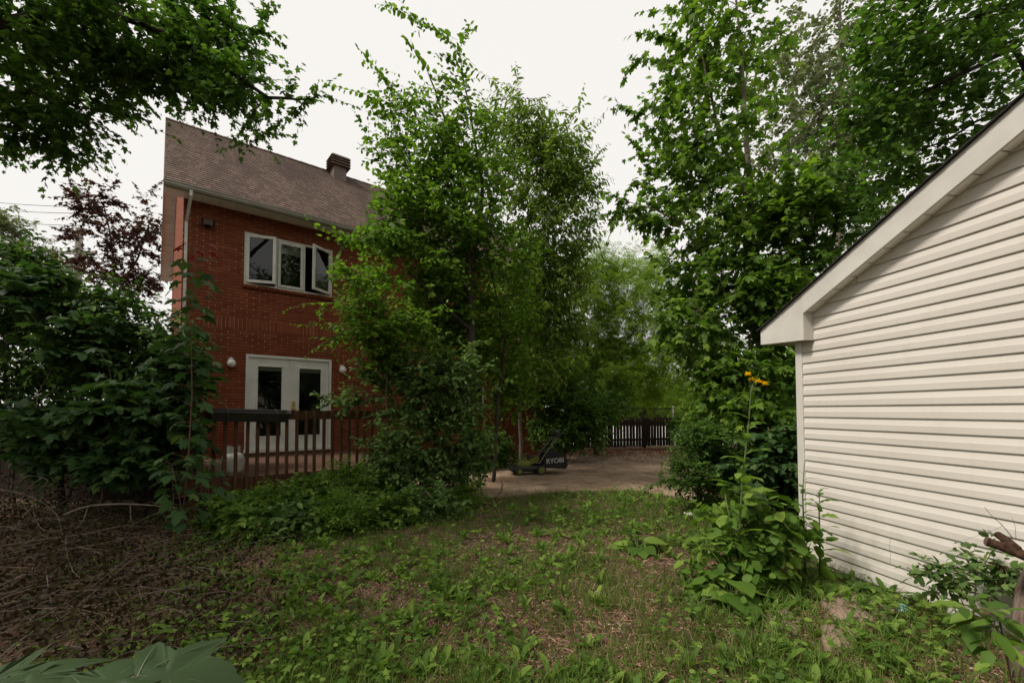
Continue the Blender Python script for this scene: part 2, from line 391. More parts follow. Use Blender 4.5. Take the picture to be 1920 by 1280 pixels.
# ------------------------------------------------------------------ house
YAW = .6771
U = V(math.cos(YAW), math.sin(YAW), 0); NV = V(-math.sin(YAW), math.cos(YAW), 0); C0 = V(-6.7965, 9.0489, 0)
house = empty('brick_house', C0, YAW, 'two storey red brick house with brown shingle roof and white french doors', 'house')
def loc(P):       # world -> house local
    d = P - C0; return V(d.dot(U), d.dot(NV), d.z)
def wall_px(px, py, s=0): return loc(on_plane(px, py, C0 + NV * s, NV))
LEN, DEP, ZE, ZR, OL, OF = 10.2, 7.5, 6.011, 9.4344, .32, .42
ZS = 5.90                                     # soffit level
win = (1.1012, 3.0001, 4.3047, 5.4937); door = (1.1766, 3.0066, .62, 2.757)
sw0 = wall_px(872, 730); sw1 = wall_px(908, 768)
small = (sw0.x, sw1.x, sw1.z, sw1.z + .75)
w = MB()
def facade(m, x0, x1, z0, z1, holes, dep=.11):
    xs = sorted({x0, x1, *[h[0] for h in holes], *[h[1] for h in holes]}); zs = sorted({z0, z1, *[h[2] for h in holes], *[h[3] for h in holes]})
    for i in range(len(xs) - 1):
        for j in range(len(zs) - 1):
            cx, cz = (xs[i] + xs[i + 1]) / 2, (zs[j] + zs[j + 1]) / 2
            if any(h[0] < cx < h[1] and h[2] < cz < h[3] for h in holes): continue
            m.add([V(xs[i], 0, zs[j]), V(xs[i + 1], 0, zs[j]), V(xs[i + 1], 0, zs[j + 1]), V(xs[i], 0, zs[j + 1])], [[0, 1, 2, 3]])
    for a, b, c, d in holes:
        m.add([V(a, 0, c), V(b, 0, c), V(b, 0, d), V(a, 0, d), V(a, dep, c), V(b, dep, c), V(b, dep, d), V(a, dep, d)],
              [[1, 0, 4, 5], [2, 1, 5, 6], [3, 2, 6, 7], [0, 3, 7, 4]])
facade(w, 0, LEN, -.1, ZS + .1, [win, door, small])
slope = (ZR - ZE) / (3.752 + OF)
zw = lambda s: ZE + slope * (min(s, DEP - s) + OF) - .10
for x, fl in ((0, 0), (LEN, 1)):
    vs = [V(x, 0, -.1), V(x, DEP, -.1), V(x, DEP, zw(DEP)), V(x, DEP / 2, zw(DEP / 2)), V(x, 0, zw(0))]
    w.add(vs, [[4, 3, 2, 1, 0] if not fl else [0, 1, 2, 3, 4]])
w.add([V(0, DEP, -.1), V(LEN, DEP, -.1), V(LEN, DEP, ZS), V(0, DEP, ZS)], [[3, 2, 1, 0]])
w.build('wall', M_BRICK, house)
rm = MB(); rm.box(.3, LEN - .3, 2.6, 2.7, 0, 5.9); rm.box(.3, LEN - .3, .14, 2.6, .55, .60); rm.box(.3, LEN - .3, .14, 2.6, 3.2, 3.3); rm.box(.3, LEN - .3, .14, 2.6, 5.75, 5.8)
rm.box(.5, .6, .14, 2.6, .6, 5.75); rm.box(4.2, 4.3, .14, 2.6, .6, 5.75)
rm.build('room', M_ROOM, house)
# roof of overlapping shingle courses
rf = MB(); NC = 37
for side in (0, 1):
    for k in range(NC):
        a, b = k / NC, (k + 1.06) / NC
        def P(x, f, lift):
            s = -OF + f * (3.752 + OF); z = ZE + f * (ZR - ZE) + lift
            return V(x, s if side == 0 else DEP - s, z)
        x0, x1 = -OL, LEN + OL; th = .019
        if k == NC - 1: b = 1.0
        lo0, lo1, hi0, hi1 = P(x0, a, th), P(x1, a, th), P(x0, b, .001), P(x1, b, .001)
        bo0, bo1 = P(x0, a, -.004), P(x1, a, -.004)
        fs = [[0, 1, 3, 2], [4, 5, 1, 0]]
        if side: fs = [f[::-1] for f in fs]
        rf.add([lo0, lo1, hi0, hi1, bo0, bo1], fs)
roof = rf.build('roof', M_SHING, house)
rc = MB(); t_ = MB()
for k in range(32):
    x0 = -OL + k * (LEN + 2 * OL) / 32; x1 = x0 + (LEN + 2 * OL) / 32 + .02
    rc.add([V(x0, 3.60, ZR - .095 + .014), V(x1, 3.60, ZR - .095 + .006), V(x1, 3.752, ZR + .020), V(x0, 3.752, ZR + .030), V(x1, 3.90, ZR - .095 + .006), V(x0, 3.90, ZR - .095 + .014)], [[0, 1, 2, 3], [3, 2, 4, 5]])
rc.build('ridge_cap', M_SHING, roof)
# soffit and fascia
sf = MB(); nb = 34; pw = (LEN + OL) / nb
for k in range(nb): sf.box(k * pw - OL + .004, (k + 1) * pw - OL - .004, -OF + .03, -.002, ZS, ZS + .012)
sf.build('soffit', M_SOFF, house)
gs = MB()
for side in (0, 1):
    n = 26
    for k in range(n):
        f0, f1 = k / n + .0022, (k + 1) / n - .0022
        q = []
        for f in (f0, f1):
            s = -OF + f * (3.752 + OF); z = ZE + f * (ZR - ZE) - .07; s = s if side == 0 else DEP - s
            q += [V(-OL + .02, s, z), V(-.003, s, z)]
        q2 = [v + V(0, 0, .03) for v in q]
        gs.add(q + q2, [[0, 1, 3, 2], [4, 5, 7, 6], [0, 2, 6, 4], [1, 3, 7, 5], [0, 1, 5, 4], [2, 3, 7, 6]])
gs.build('gable_soffit', M_SOFF, house)
fa = MB()
for side in (0, 1):
    for x in (-OL, LEN + OL - .02):
        q = []
        for f in (-.003, 1):
            s = -OF + f * (3.752 + OF); z = ZE + f * (ZR - ZE); s = s if side == 0 else DEP - s
            q += [V(x, s, z - .012), V(x, s, z - .14), V(x + .02, s, z - .012), V(x + .02, s, z - .14)]
        fa.add(q, [[0, 1, 5, 4], [2, 3, 7, 6], [0, 4, 6, 2], [1, 5, 7, 3], [0, 2, 3, 1], [4, 5, 7, 6]])
fa.box(-OL + .02, LEN + OL - .02, -OF, -OF + .025, ZS - .03, ZE - .015)
fa.build('fascia', M_TRIM, house)
gu = MB(); prof = [(-OF - .003, ZE - .015), (-OF - .003, ZE - .115), (-OF - .07, ZE - .115), (-OF - .10, ZE - .075), (-OF - .10, ZE - .045), (-OF - .118, ZE - .03), (-OF - .118, ZE - .015), (-OF - .108, ZE - .015), (-OF - .09, ZE - .05), (-OF - .06, ZE - .105), (-OF - .012, ZE - .105), (-OF - .012, ZE - .015)]
n = len(prof); x0, x1 = -OL - .01, LEN + OL
gu.add([V(x0, a, b) for a, b in prof] + [V(x1, a, b) for a, b in prof], [[i, (i + 1) % n, n + (i + 1) % n, n + i] for i in range(n)] + [list(range(n)), list(range(n, 2 * n))])
gu.build('gutter', M_GUT, house)
dn = MB(); dn.tube([(.10, -OF - .06, ZE - .11), (.10, -OF - .06, ZE - .2), (.055, -.06, ZE - .62), (.055, -.06, .25), (.055, -.14, .1)], .036, 4)
dn.build('downspout', M_TRIM, house)
# roof vent
sn = V(0, -slope, 1).normalized()
pv = on_plane(634, 334, C0 + NV * (-OF) + V(0, 0, ZE), (NV * sn.y + V(0, 0, sn.z))); pl = loc(pv)
vb = MB(); vb.box(pl.x - .20, pl.x + .20, pl.y - .20, pl.y + .20, pl.z - .25, pl.z + .34, bev=.01)
vent = vb.build('roof_vent', M_GALV, house)
vc = MB()
for k in range(4):
    z0 = pl.z + .30 + k * .088; r0, r1 = .31, .25
    vc.add([V(pl.x + sx * r, pl.y + sy * r, z) for r, z in ((r0, z0), (r1, z0 + .075)) for sx, sy in ((-1, -1), (1, -1), (1, 1), (-1, 1))],
           [[3, 2, 1, 0], [4, 5, 6, 7], [0, 1, 5, 4], [1, 2, 6, 5], [2, 3, 7, 6], [3, 0, 4, 7]])
vc.box(pl.x - .2, pl.x + .2, pl.y - .2, pl.y + .2, pl.z + .3405, pl.z + .63)
vc.build('vent_cap', M_GALV, vent)
# window: frame, three sashes, sill
def quad_pane(x0, x1, y, z0, z1, M, parent):
    vs = [V(x0, y, z0), V(x1, y, z0), V(x1, y, z1), V(x0, y, z1)]
    if M is not None: vs = [M @ v for v in vs]
    g = MB(); g.add(vs, [[0, 1, 2, 3]]); return g.build('pane', M_GLASS, parent)
def ring(m, x0, x1, z0, z1, wd, y0, y1, M=None, bev=.004):
    m.box(x0, x0 + wd, y0, y1, z0, z1, M, bev); m.box(x1 - wd, x1, y0, y1, z0, z1, M, bev)
    m.box(x0 + wd, x1 - wd, y0 + .001, y1 - .001, z0, z0 + wd, M, bev); m.box(x0 + wd, x1 - wd, y0 + .001, y1 - .001, z1 - wd, z1, M, bev)
a, b, c, d = win
fm = MB(); ring(fm, a, b, c, d, .05, .015, .10)
s1, s2 = a + .05 + .60, b - .05 - .60
fm.box(s1 - .02, s1 + .02, .02, .099, c + .05, d - .05, bev=.003); fm.box(s2 - .02, s2 + .02, .02, .099, c + .05, d - .05, bev=.003)
wf = fm.build('window', M_FRAME, house)
def sash(x0, x1, hinge, ang, lab=None):
    hx = x0 if hinge < 0 else x1
    M = Matrix.Translation((hx, .02, 0)) @ Matrix.Rotation(ang, 4, 'Z') @ Matrix.Translation((-hx, -.02, 0))
    m = MB(); ring(m, x0 + .005, x1 - .005, c + .055, d - .055, .062, 0, .045, M)
    o = m.build('sash', M_FRAME, house)
    quad_pane(x0 + .06, x1 - .06, .022, c + .11, d - .11, M, o)
sash(a + .04, s1 - .01, -1, R(-21)); sash(s1 + .02, s2 - .02, -1, 0); sash(s2 + .01, b - .04, 1, R(33))
bl = MB()
for k in range(7): bl.box(s1 + .02, s2 - .02, .13, .145, d - .13 - k * .028, d - .107 - k * .028)
bl.build('blind', M_BLIND, wf)
sl = MB()
for k in range(25):
    x0 = a - .03 + k * (b - a + .06) / 25; sl.box(x0 + .003, x0 + (b - a + .06) / 25 - .003, -.055, .02, c - .075, c - .004, bev=.004)
sl.build('window_sill', M_BRICK, house)
# french doors
a, b, c, d = door
df = MB(); df.box(a, a + .055, -.012, .09, c, d, bev=.004); df.box(b - .055, b, -.012, .09, c, d, bev=.004); df.box(a + .055, b - .055, -.011, .09, d - .06, d, bev=.004)
df.box(a - .02, b + .02, -.05, .10, c - .05, c + .02, bev=.004)
dfo = df.build('door_frame', M_DOOR, house)
m = MB(); m.box(a - .02, b + .02, -.09, -.001, .49, c - .051, bev=.003); m.build('threshold', M_WOODD, dfo)
mid = (a + b) / 2
for k, (x0, x1) in enumerate(((a + .06, mid - .004), (mid + .004, b - .06))):
    g0, g1, h0, h1 = x0 + .175, x1 - .175, c + .30, d - .25
    lf = MB()
    for bx in ((x0, g0, c + .025, d - .065), (g1, x1, c + .025, d - .065)): lf.box(bx[0], bx[1], .02, .065, bx[2], bx[3])
    lf.box(g0, g1, .021, .064, c + .025, h0); lf.box(g0, g1, .021, .064, h1, d - .065)
    lo = lf.build('door', M_DOOR, house)
    mo = MB(); ring(mo, g0 - .025, g1 + .025, h0 - .025, h1 + .025, .035, .005, .03, bev=.006); mo.build('glazing_bead', M_DOOR, lo)
    quad_pane(g0, g1, .04, h0, h1, None, lo)
    if k == 1:
        hd = MB(); hd.box(x0 + .035, x0 + .105, .008, .019, c + .86, c + 1.10, bev=.004); hd.lathe([(.012, 0), (.012, -.03), (.03, -.035), (.032, -.055), (.018, -.068)], (x0 + .07, .005, c + .93), 14, 'y'); hd.lathe([(.022, 0), (.022, -.018)], (x0 + .07, .008, c + 1.05), 12, 'y')
        hd.build('handle', M_BRASS, lo)
    bb = MB(); bb.box(g0 - .02, g1 + .02, .10, .115, h1 - .09, h1 + .02); bb.build('blind', M_BLIND, lo)
ast = MB(); ast.box(mid - .022, mid + .022, .002, .0195, c + .03, d - .068, bev=.004); ast.build('astragal', M_DOOR, dfo)
# small far window
a, b, c, d = small
fm = MB(); ring(fm, a, b, c, d, .05, .02, .1); fo = fm.build('window', M_FRAME, house)
quad_pane(a + .05, b - .05, .056, c + .05, d - .05, None, fo)
# wall lamps, floodlight, outlet, conduit
for px, py in ((434, 679), (643, 692)):
    q = wall_px(px, py, -.10)
    m = MB(); m.lathe([(.055, .0), (.055, -.02), (.04, -.03)], (q.x, 0, q.z + .06), 16, 'y'); m.box(q.x - .032, q.x + .032, -.13, -.02, q.z + .05, q.z + .095, bev=.008)
    lo = m.build('wall_lamp', M_TRIM, house, False)
    s = MB(); s.lathe([(.085 * math.sin(th), .085 * math.cos(th)) for th in [i * math.pi / 10 + .0001 for i in range(1, 10)]], (q.x, -.10, q.z - .02), 20); s.build('globe', M_GLOBE, lo, True)
q = wall_px(390, 417, -.12)
m = MB(); T = Matrix.Translation((q.x, -.14, q.z)) @ Matrix.Rotation(R(24), 4, 'X')
m.box(-.10, .10, -.035, .05, -.065, .065, T, .012); m.box(-.125, -.10, -.055, .03, -.075, .075, T, .004); m.box(.10, .125, -.055, .03, -.075, .075, T, .004); m.box(-.02, .02, .0, .16, -.02, .02, Matrix.Translation((q.x, -.14, q.z)))
m.lathe([(.055, 0), (.055, -.03)], (q.x, 0, q.z - .03), 14, 'y')
fl = m.build('floodlight', M_BLACK, house)
m = MB(); m.box(-.085, .085, -.041, -.034, -.05, .05, T); m.build('lens', M_GALV, fl)
q = wall_px(640, 826); m = MB(); m.box(q.x - .035, q.x + .035, -.02, 0, q.z - .055, q.z + .055, bev=.006); m.build('outlet', M_FRAME, house)
m = MB(); m.tube([(-.06, 3.2, 1.0), (-.06, 3.2, 3.6), (-.10, 3.2, 3.86), (-.22, 3.2, 3.98), (-.34, 3.2, 3.92), (-.38, 3.2, 3.75)], .03, 8); m.build('service_pipe', M_TRIM, house, True)

# ------------------------------------------------------------------ deck
DZ, DD, T0, T1 = .50, 3.42, -.02, 3.45
deck = empty('deck', C0, YAW, 'low brown wooden deck with baluster railing below the french doors', 'deck')
bd = MB(); ang = R(45); nb = 60
for k in range(40):        # boards laid on the diagonal, clipped to the deck
    o = -3.6 + k * .145
    poly = []
    p0 = [(T0 + o + s * 1.0, -DD + s) for s in (0, DD - .02)]
    x0a, x1a = T0 + o, T0 + o + DD - .02; wd = .137 * 1.0
    def clip(x): return max(T0, min(T1, x))
    pts = []
    N = 16
    L_ = [(x0a + (x1a - x0a) * i / N, -DD + (DD - .02) * i / N) for i in range(N + 1)]
    for i in range(N):
        ax, ay = L_[i]; bx, by = L_[i + 1]
        q = [(clip(ax), ay), (clip(ax + wd), ay), (clip(bx + wd), by), (clip(bx), by)]
        if max(x for x, _ in q) - min(x for x, _ in q) < .02: continue
        z = DZ
        bd.add([V(x, y, z) for x, y in q] + [V(x, y, z - .035) for x, y in q], [[0, 1, 2, 3], [0, 4, 5, 1], [2, 6, 7, 3], [1, 5, 6, 2], [3, 7, 4, 0]])
bd.build('floor', M_DECKB, deck)
m = MB(); m.box(T0, T1, -DD - .04, -DD - .001, DZ - .22, DZ + .0, bev=.004); m.box(T0 - .04, T0 - .001, -DD - .04, -.02, DZ - .22, DZ); m.box(T1 + .001, T1 + .04, -DD - .04, -.02, DZ - .22, DZ)
m.box(T0 + .1, T1 - .1, -DD + .02, -.05, DZ - .2, DZ - .04); m.build('rim_joist', M_WOODD, deck)
yo = -DD - .042
for x in (T0 + .10, T1 - .06):
    m = MB(); m.box(x - .045, x + .045, -DD + .002, -DD + .092, -.05, 1.49, bev=.005); m.build('post', M_WOODD, deck)
m = MB(); m.box(T0 - .06, T0 + .10, yo - .045, yo - .004, .35, 1.44, bev=.004); m.build('corner_post', M_WOODD, deck)
m = MB(); m.box(T0 - .08, T1 + .03, -DD - .038, -DD - .001, 1.36, 1.495, bev=.004); m.box(T0 - .08, T1 + .03, -DD - .06, -DD + .1, 1.4955, 1.505); m.build('top_rail', M_WOODD, deck)
m = MB(); m.box(T0 - .04, T0 - .002, -DD, -.1, 1.36, 1.5, bev=.004); m.build('side_rail', M_WOODD, deck)
k = 0; x = T0 + .20
while x < T1:
    m = MB(); j = random.uniform(-.006, .006); T = Matrix.Translation((x + j, yo - .019, 0)) @ Matrix.Rotation(random.uniform(-.008, .008), 4, 'Y')
    m.box(-.024, .024, -.018, .017, .30 + random.uniform(-.01, .01), 1.49, T, .003); m.build('baluster', M_WOODD, deck); x += .140
# planter hung on the rail
def deckpos(px, py, s):
    return on_plane(px, py, C0 + NV * s, NV)
pc = loc(deckpos(471, 772, yo - .15))
planter = empty('planter', C0 + U * pc.x + NV * (yo - .16) + V(0, 0, 1.495), YAW, 'long empty black plastic planter box hung on the deck railing', 'planter')
planter.rotation_euler = (R(13), R(1.6), YAW)
m = MB(); L2 = .53; zt = 0.0
for (x0, x1, y0, y1, z0, z1, th) in ((-L2, L2, -.10, .10, zt - .15, zt, .008),):
    xi, yi = x1 - .055, y1 - .035
    ob = [V(-xi, -yi, z0), V(xi, -yi, z0), V(xi, yi, z0), V(-xi, yi, z0)]; ot = [V(x0, y0, z1), V(x1, y0, z1), V(x1, y1, z1), V(x0, y1, z1)]
    it = [V(x0 + .02, y0 + .02, z1), V(x1 - .02, y0 + .02, z1), V(x1 - .02, y1 - .02, z1), V(x0 + .02, y1 - .02, z1)]; ib = [v + V(0, 0, .03) for v in ob]
    m.add(ob + ot + it + ib, [[3, 2, 1, 0]] + [[i, (i + 1) % 4, 4 + (i + 1) % 4, 4 + i] for i in range(4)] + [[4 + i, 4 + (i + 1) % 4, 8 + (i + 1) % 4, 8 + i] for i in range(4)] + [[8 + i, 8 + (i + 1) % 4, 12 + (i + 1) % 4, 12 + i] for i in range(4)] + [[12, 13, 14, 15]])
m.build('trough', M_TRAY, planter)
m = MB()
for (x0, x1, y0, y1) in ((-L2 - .012, L2 + .012, -.112, -.09), (-L2 - .012, L2 + .012, .09, .112), (-L2 - .012, -L2 + .012, -.09, .09), (L2 - .012, L2 + .012, -.09, .09)): m.box(x0, x1, y0, y1, zt - .014, zt + .008, bev=.003)
m.build('rim', M_TRAY, planter)
for x in (-.3, .34):
    m = MB(); m.tube([(x, .13, zt + .02), (x, .0, zt + .018), (x, -.118, zt + .012), (x, -.105, zt - .08), (x, -.06, zt - .15)], .003, 5); m.build('hanger', M_TUBE, planter)
# propane tank on the deck
q = at(437, 870, 6.95)
tank = empty('propane_tank', (q.x, q.y, DZ), 0, 'squat off-white propane tank standing on the deck behind the balusters', 'gas tank')
m = MB(); m.lathe([(.10, .04), (.14, .055), (.152, .10), (.152, .26), (.14, .31), (.10, .345), (.03, .36)], (0, 0, 0), 24); m.build('tank', M_TANK, tank, True)
m = MB(); m.lathe([(.10, 0), (.105, .005), (.105, .055), (.098, .06)], (0, 0, 0), 20); m.build('foot_ring', M_RUST, tank, True)
m = MB()
for k in range(14):
    a0 = R(20 + k * 20); a1 = R(40 + k * 20)
    for (r,) in ((.095,),):
        m.add([V(r * math.cos(a0), r * math.sin(a0), .335), V(r * math.cos(a1), r * math.sin(a1), .335), V(r * math.cos(a1), r * math.sin(a1), .455 if k % 5 else .42), V(r * math.cos(a0), r * math.sin(a0), .455 if k % 5 else .42)], [[0, 1, 2, 3]])
m.tube([(0, 0, .35), (0, 0, .41)], .016, 8); m.tube([(-.03, 0, .41), (.03, 0, .41)], .02, 8)
m.build('collar', M_TANK, tank)
q = at(716, 850, 8.3)
pail = empty('bucket', (q.x, q.y, DZ), 0, 'pale white bucket half hidden by twigs at the right end of the deck', 'bucket')
m = MB(); m.lathe([(.13, 0), (.15, .33), (.158, .335), (.158, .36), (.145, .36), (.14, .30)], (0, 0, 0), 20); m.build('body', M_TANK, pail, True)
m = MB(); m.tube([(.155 * math.cos(a), -.02 + .0 * a, .345 - .12 * math.sin(a)) for a in [R(i * 18) for i in range(11)]], .004, 5); m.build('handle', M_TUBE, pail)

# ------------------------------------------------------------------ shed
G0 = at_ground(1507, 1047); G1 = at_ground(1765, 1150)
wd_ = (G1 - G0).normalized(); SRZ = math.atan2(wd_.y, wd_.x); SN = V(wd_.y, -wd_.x, 0)   # outward normal
shed = empty('shed', (G0.x, G0.y, 0), SRZ, 'white vinyl sided shed with beige fascia and dark roof edge', 'shed')
def sloc(P): d = P - V(G0.x, G0.y, 0); return V(d.dot(wd_), d.dot(V(-wd_.y, wd_.x, 0)), d.z)
OG = .13                                           # gable overhang
def fpx(px, py, o=OG): return sloc(on_plane(px, py, V(G0.x, G0.y, 0) + SN * o, SN))
e0 = fpx(1426, 619); e1 = fpx(1920, 181); ebot = fpx(1428, 646); er = fpx(1507, 637)
rs = (e1.z - e0.z) / (e1.x - e0.x); zr = lambda x: e0.z + rs * (x - e0.x)
fw = zr(fpx(1920, 243).x) - fpx(1920, 243).z       # vertical depth of the rake board
RX = 2.45                                          # ridge
sidex = 2 * RX
def ztop(x): return zr(min(x, sidex - x))
sd_ = MB(); NCO = 60; ph = .1085
prof = [(0, .0160), (.005, .0172), (.052, .0168), (.058, .0145), (.1085, .0030)]
for k in range(NCO):
    zb = .03 + k * ph
    if zb > ztop(RX): break
    for (h0, o0), (h1, o1) in zip(prof[:-1], prof[1:]):
        za, zc = zb + h0, zb + h1
        lim = lambda z: max(.045, (z + fw * .8 - e0.z) / rs + e0.x)
        a0, a1 = lim(za), lim(zc)
        if a1 >= RX: continue
        sd_.add([V(a0, -o0, za), V(sidex - a0, -o0, za), V(sidex - a1, -o1, zc), V(a1, -o1, zc)], [[0, 1, 2, 3]])
    sd_.add([V(lim(zb), -.0160, zb), V(sidex - .05, -.0160, zb), V(sidex - .05, 0.002, zb), V(lim(zb), 0.002, zb)], [[3, 2, 1, 0]])
sd_.build('siding', M_SIDE, shed)
m = MB(); SL = 5.0                                   # body behind the siding
zc_ = zr(0) - fw
vs = [V(.005, .004, -.1), V(sidex, .004, -.1), V(sidex, .004, zc_), V(RX, .004, zr(RX) - fw * .9), V(.005, .004, zc_)]
m.add(vs + [v + V(0, SL, 0) for v in vs], [[0, 1, 2, 3, 4], [9, 8, 7, 6, 5], [0, 5, 6, 1], [1, 6, 7, 2], [4, 9, 5, 0]])
m.build('wall', M_SIDE, shed)
m = MB(); m.box(-.018, .062, -.030, .10, .0, er.z + .01, bev=.004); m.build('corner_trim', M_TRIM, shed)
xo = e0.x; zlo = ebot.z
m = MB(); m.prism([(xo, zlo), (er.x, er.z), (er.x, zr(er.x) - fw), (sidex * 0 + er.x - .0, zr(er.x) - fw + .0), (er.x - .02, zr(er.x) - .003), (xo, e0.z - .003)], -OG, .004); m.build('eave_return', M_TRIM, shed)
m = MB(); m.prism([(er.x + .002, zr(er.x + .002) - fw), (RX, zr(RX) - fw), (RX, zr(RX) - .003), (er.x - .018, zr(er.x - .018) - .003)], -OG - .003, -OG + .02)
m.prism([(RX, zr(RX) - fw), (sidex + .4, zr(-.4) - fw), (sidex + .4, zr(-.4) - .003), (RX + .001, zr(RX) - .003)], -OG - .003, -OG + .02); m.build('rake_fascia', M_TRIM, shed)
m = MB(); n = 26; x = er.x + .01
while x < RX - .1:
    x2 = min(x + .155, RX)
    m.prism([(x, zr(x) - fw + .012), (x2 - .012, zr(x2 - .012) - fw + .012), (x2 - .012, zr(x2 - .012) - fw + .024), (x, zr(x) - fw + .024)], -OG + .022, -.002); x = x2
m.build('gable_soffit', M_SOFF, shed)
m = MB()
for k in range(24): m.box(xo + .02, -.02, .006 + k * .2, .2 + k * .2, zlo + .02, zlo + .03)
m.build('eave_soffit', M_SOFF, shed)
m = MB(); m.box(xo, xo + .02, .005, SL, zlo + .0, e0.z - .01); m.build('eave_fascia', M_TRIM, shed)
M_DARKR = plain('dark_shingle_edge', (.035, .032, .032), .95, .5, 30, spec=.1, b=.5)
m = MB(); x = xo - .03
while x < RX - .02:
    x2 = min(x + .125, RX); m.prism([(x, zr(x) + .002), (x2 + .01, zr(x2 + .01) - .002), (x2 + .01, zr(x2 + .01) + .004), (x, zr(x) + .017)], -OG - .03, SL + .1); x = x2
x = RX
m.prism([(RX, zr(RX) + .002), (sidex + .45, zr(-.45)), (sidex + .45, zr(-.45) + .02), (RX, zr(RX) + .022)], -OG - .03, SL + .1)
m.build('roof', M_DARKR, shed)

# ------------------------------------------------------------------ mower
q = at(1002, 887, 10.6)
mower = empty('lawn_mower', (q.x, q.y, .012), R(14), 'black and lime push mower with grass bag parked by the house wall', 'lawn mower')
def wheel(x, y, r, wdt):
    w_ = MB(); w_.lathe([(r * .62, -wdt / 2), (r * .95, -wdt / 2), (r, -wdt / 4), (r, wdt / 4), (r * .95, wdt / 2), (r * .62, wdt / 2)], (x, y, r), 22, 'y'); o = w_.build('wheel', M_BLACK, mower)
    h = MB(); h.lathe([(r * .25, -wdt / 2 - .01), (r * .64, -wdt / 2 - .004), (r * .64, wdt / 2 + .004), (r * .2, wdt / 2 + .01)], (x, y, r), 18, 'y'); h.build('hub', M_LIME, o)
    for k in range(5):
        pass
for sy in (-.24, .24): wheel(-.42, sy, .09, .05); wheel(.10, sy, .115, .055)
m = MB(); m.box(-.55, .16, -.21, .21, .07, .20, bev=.045); m.prism([(-.60, .09), (-.5, .09), (-.5, .2), (-.57, .17)], -.19, .19); m.build('cutting_deck', M_BLACK, mower)
m = MB(); m.lathe([(.17, .19), (.175, .24), (.15, .30), (.10, .33), (.02, .34)], (-.24, 0, 0), 20); m.prism([(-.20, .25), (.06, .27), (.10, .38), (.02, .42), (-.12, .36)], -.10, .10); m.build('motor_cover', M_LIME, mower)
m = MB(); m.box(-.17, .02, -.07, .07, .345, .43, bev=.02); m.build('battery', M_BLACK, mower)
bag = MB(); bag.prism([(.14, .16), (.22, .50), (.50, .54), (.72, .40), (.76, .20), (.70, .12)], -.22, .22)
bo = bag.build('grass_bag', M_BAG, mower)
m = MB(); m.box(.20, .54, -.02, .02, .545, .58, bev=.01); m.build('bag_handle', M_BLACK, bo)
for sy in (-.2, .2):
    m = MB(); m.tube([(.06, sy, .26), (.22, sy, .50), (.52, sy, .86)], .017, 10); m.build('handle_tube', M_TUBE, mower)
m = MB(); m.tube([(.52, -.2, .86), (.60, -.2, .95), (.66, -.18, .985), (.66, .18, .985), (.60, .2, .95), (.52, .2, .86)], .018, 10); m.box(.50, .60, -.16, .16, .86, .93, bev=.02); m.build('handle_bar', M_BLACK, mower)
m = MB(); m.tube([(.58, -.19, .99), (.46, -.17, 1.02), (.46, .17, 1.02), (.58, .19, .99)], .008, 6); m.tube([(.60, 0, .95), (.53, 0, 1.06)], .012, 6); m.build('control_lever', M_TUBE, mower)
fc = bpy.data.curves.new('letters', 'FONT'); fc.body = 'RYOBI'; fc.size = .155; fc.extrude = .002; fc.align_x = 'CENTER'; fc.offset = .0035
fo = bpy.data.objects.new('letters', fc); COL.objects.link(fo)
bpy.context.view_layer.update()
me = bpy.data.meshes.new_from_object(fo.evaluated_get(bpy.context.evaluated_depsgraph_get()))
bpy.data.objects.remove(fo)
lt = link_mesh('lettering', me, M_LETTER, bo); lt.rotation_euler = (R(90), R(-4), 0); lt.location = (.445, -.2235, .27)

# ------------------------------------------------------------------ fences, post, pole, wires
def picket_fence(name, A, B, h, pw, gap, mat, label, lattice=False, seed=1, zb=.06):
    r = random.Random(seed); d = B - A; Ln = d.length; d.normalize(); rz = math.atan2(d.y, d.x)
    root = empty(name, (A.x, A.y, 0), rz, label, 'fence')
    m = MB(); x = 0
    while x < Ln:
        p = pw * r.uniform(.9, 1.08); z1 = h + r.uniform(-.02, .02); T = Matrix.Translation((x + p / 2, r.uniform(-.004, .004), 0)) @ Matrix.Rotation(r.uniform(-.008, .008), 4, 'Y')
        m.box(-p / 2, p / 2, -.01, .01, zb + r.uniform(-.02, .03), z1, T, .002); x += p + gap * r.uniform(.5, 1.5)
    m.build('pickets', mat, root)
    m = MB()
    for z in (.3, h - .22): m.box(0, Ln, .012, .05, z, z + .085)
    m.build('rail', mat, root)
    x = 0
    while x <= Ln + .01:
        m = MB(); m.box(x - .045, x + .045, .052, .142, -.05, h + (.42 if lattice else .05), bev=.004); m.build('post', mat, root); x += 2.3
    if lattice:
        m = MB(); hh = .36
        for sgn in (1, -1):
            x = -hh
            while x < Ln:
                a, b = (x, x + hh) if sgn > 0 else (x + hh, x)
                if 0 < min(a, b) and max(a, b) < Ln:
                    y0 = .015 if sgn > 0 else .022
                    m.add([V(a - .014, y0, h + .04), V(a + .014, y0, h + .04), V(b + .014, y0, h + .04 + hh), V(b - .014, y0, h + .04 + hh), V(a - .014, y0 + .006, h + .04), V(a + .014, y0 + .006, h + .04), V(b + .014, y0 + .006, h + .04 + hh), V(b - .014, y0 + .006, h + .04 + hh)], [[0, 1, 2, 3], [7, 6, 5, 4], [0, 3, 7, 4], [1, 5, 6, 2]])
                x += .09
        m.box(0, Ln, .005, .04, h + .0, h + .04); m.box(0, Ln, .005, .04, h + .04 + hh, h + .08 + hh); m.build('lattice', mat, root)
    return root
picket_fence('picket_fence', at(1015, 800, 16.7).xy.to_3d(), at(1262, 800, 18.6).xy.to_3d(), 1.18, .125, .022, M_FENCE, 'brown picket fence with lattice top at the far end of the driveway', True, 3)
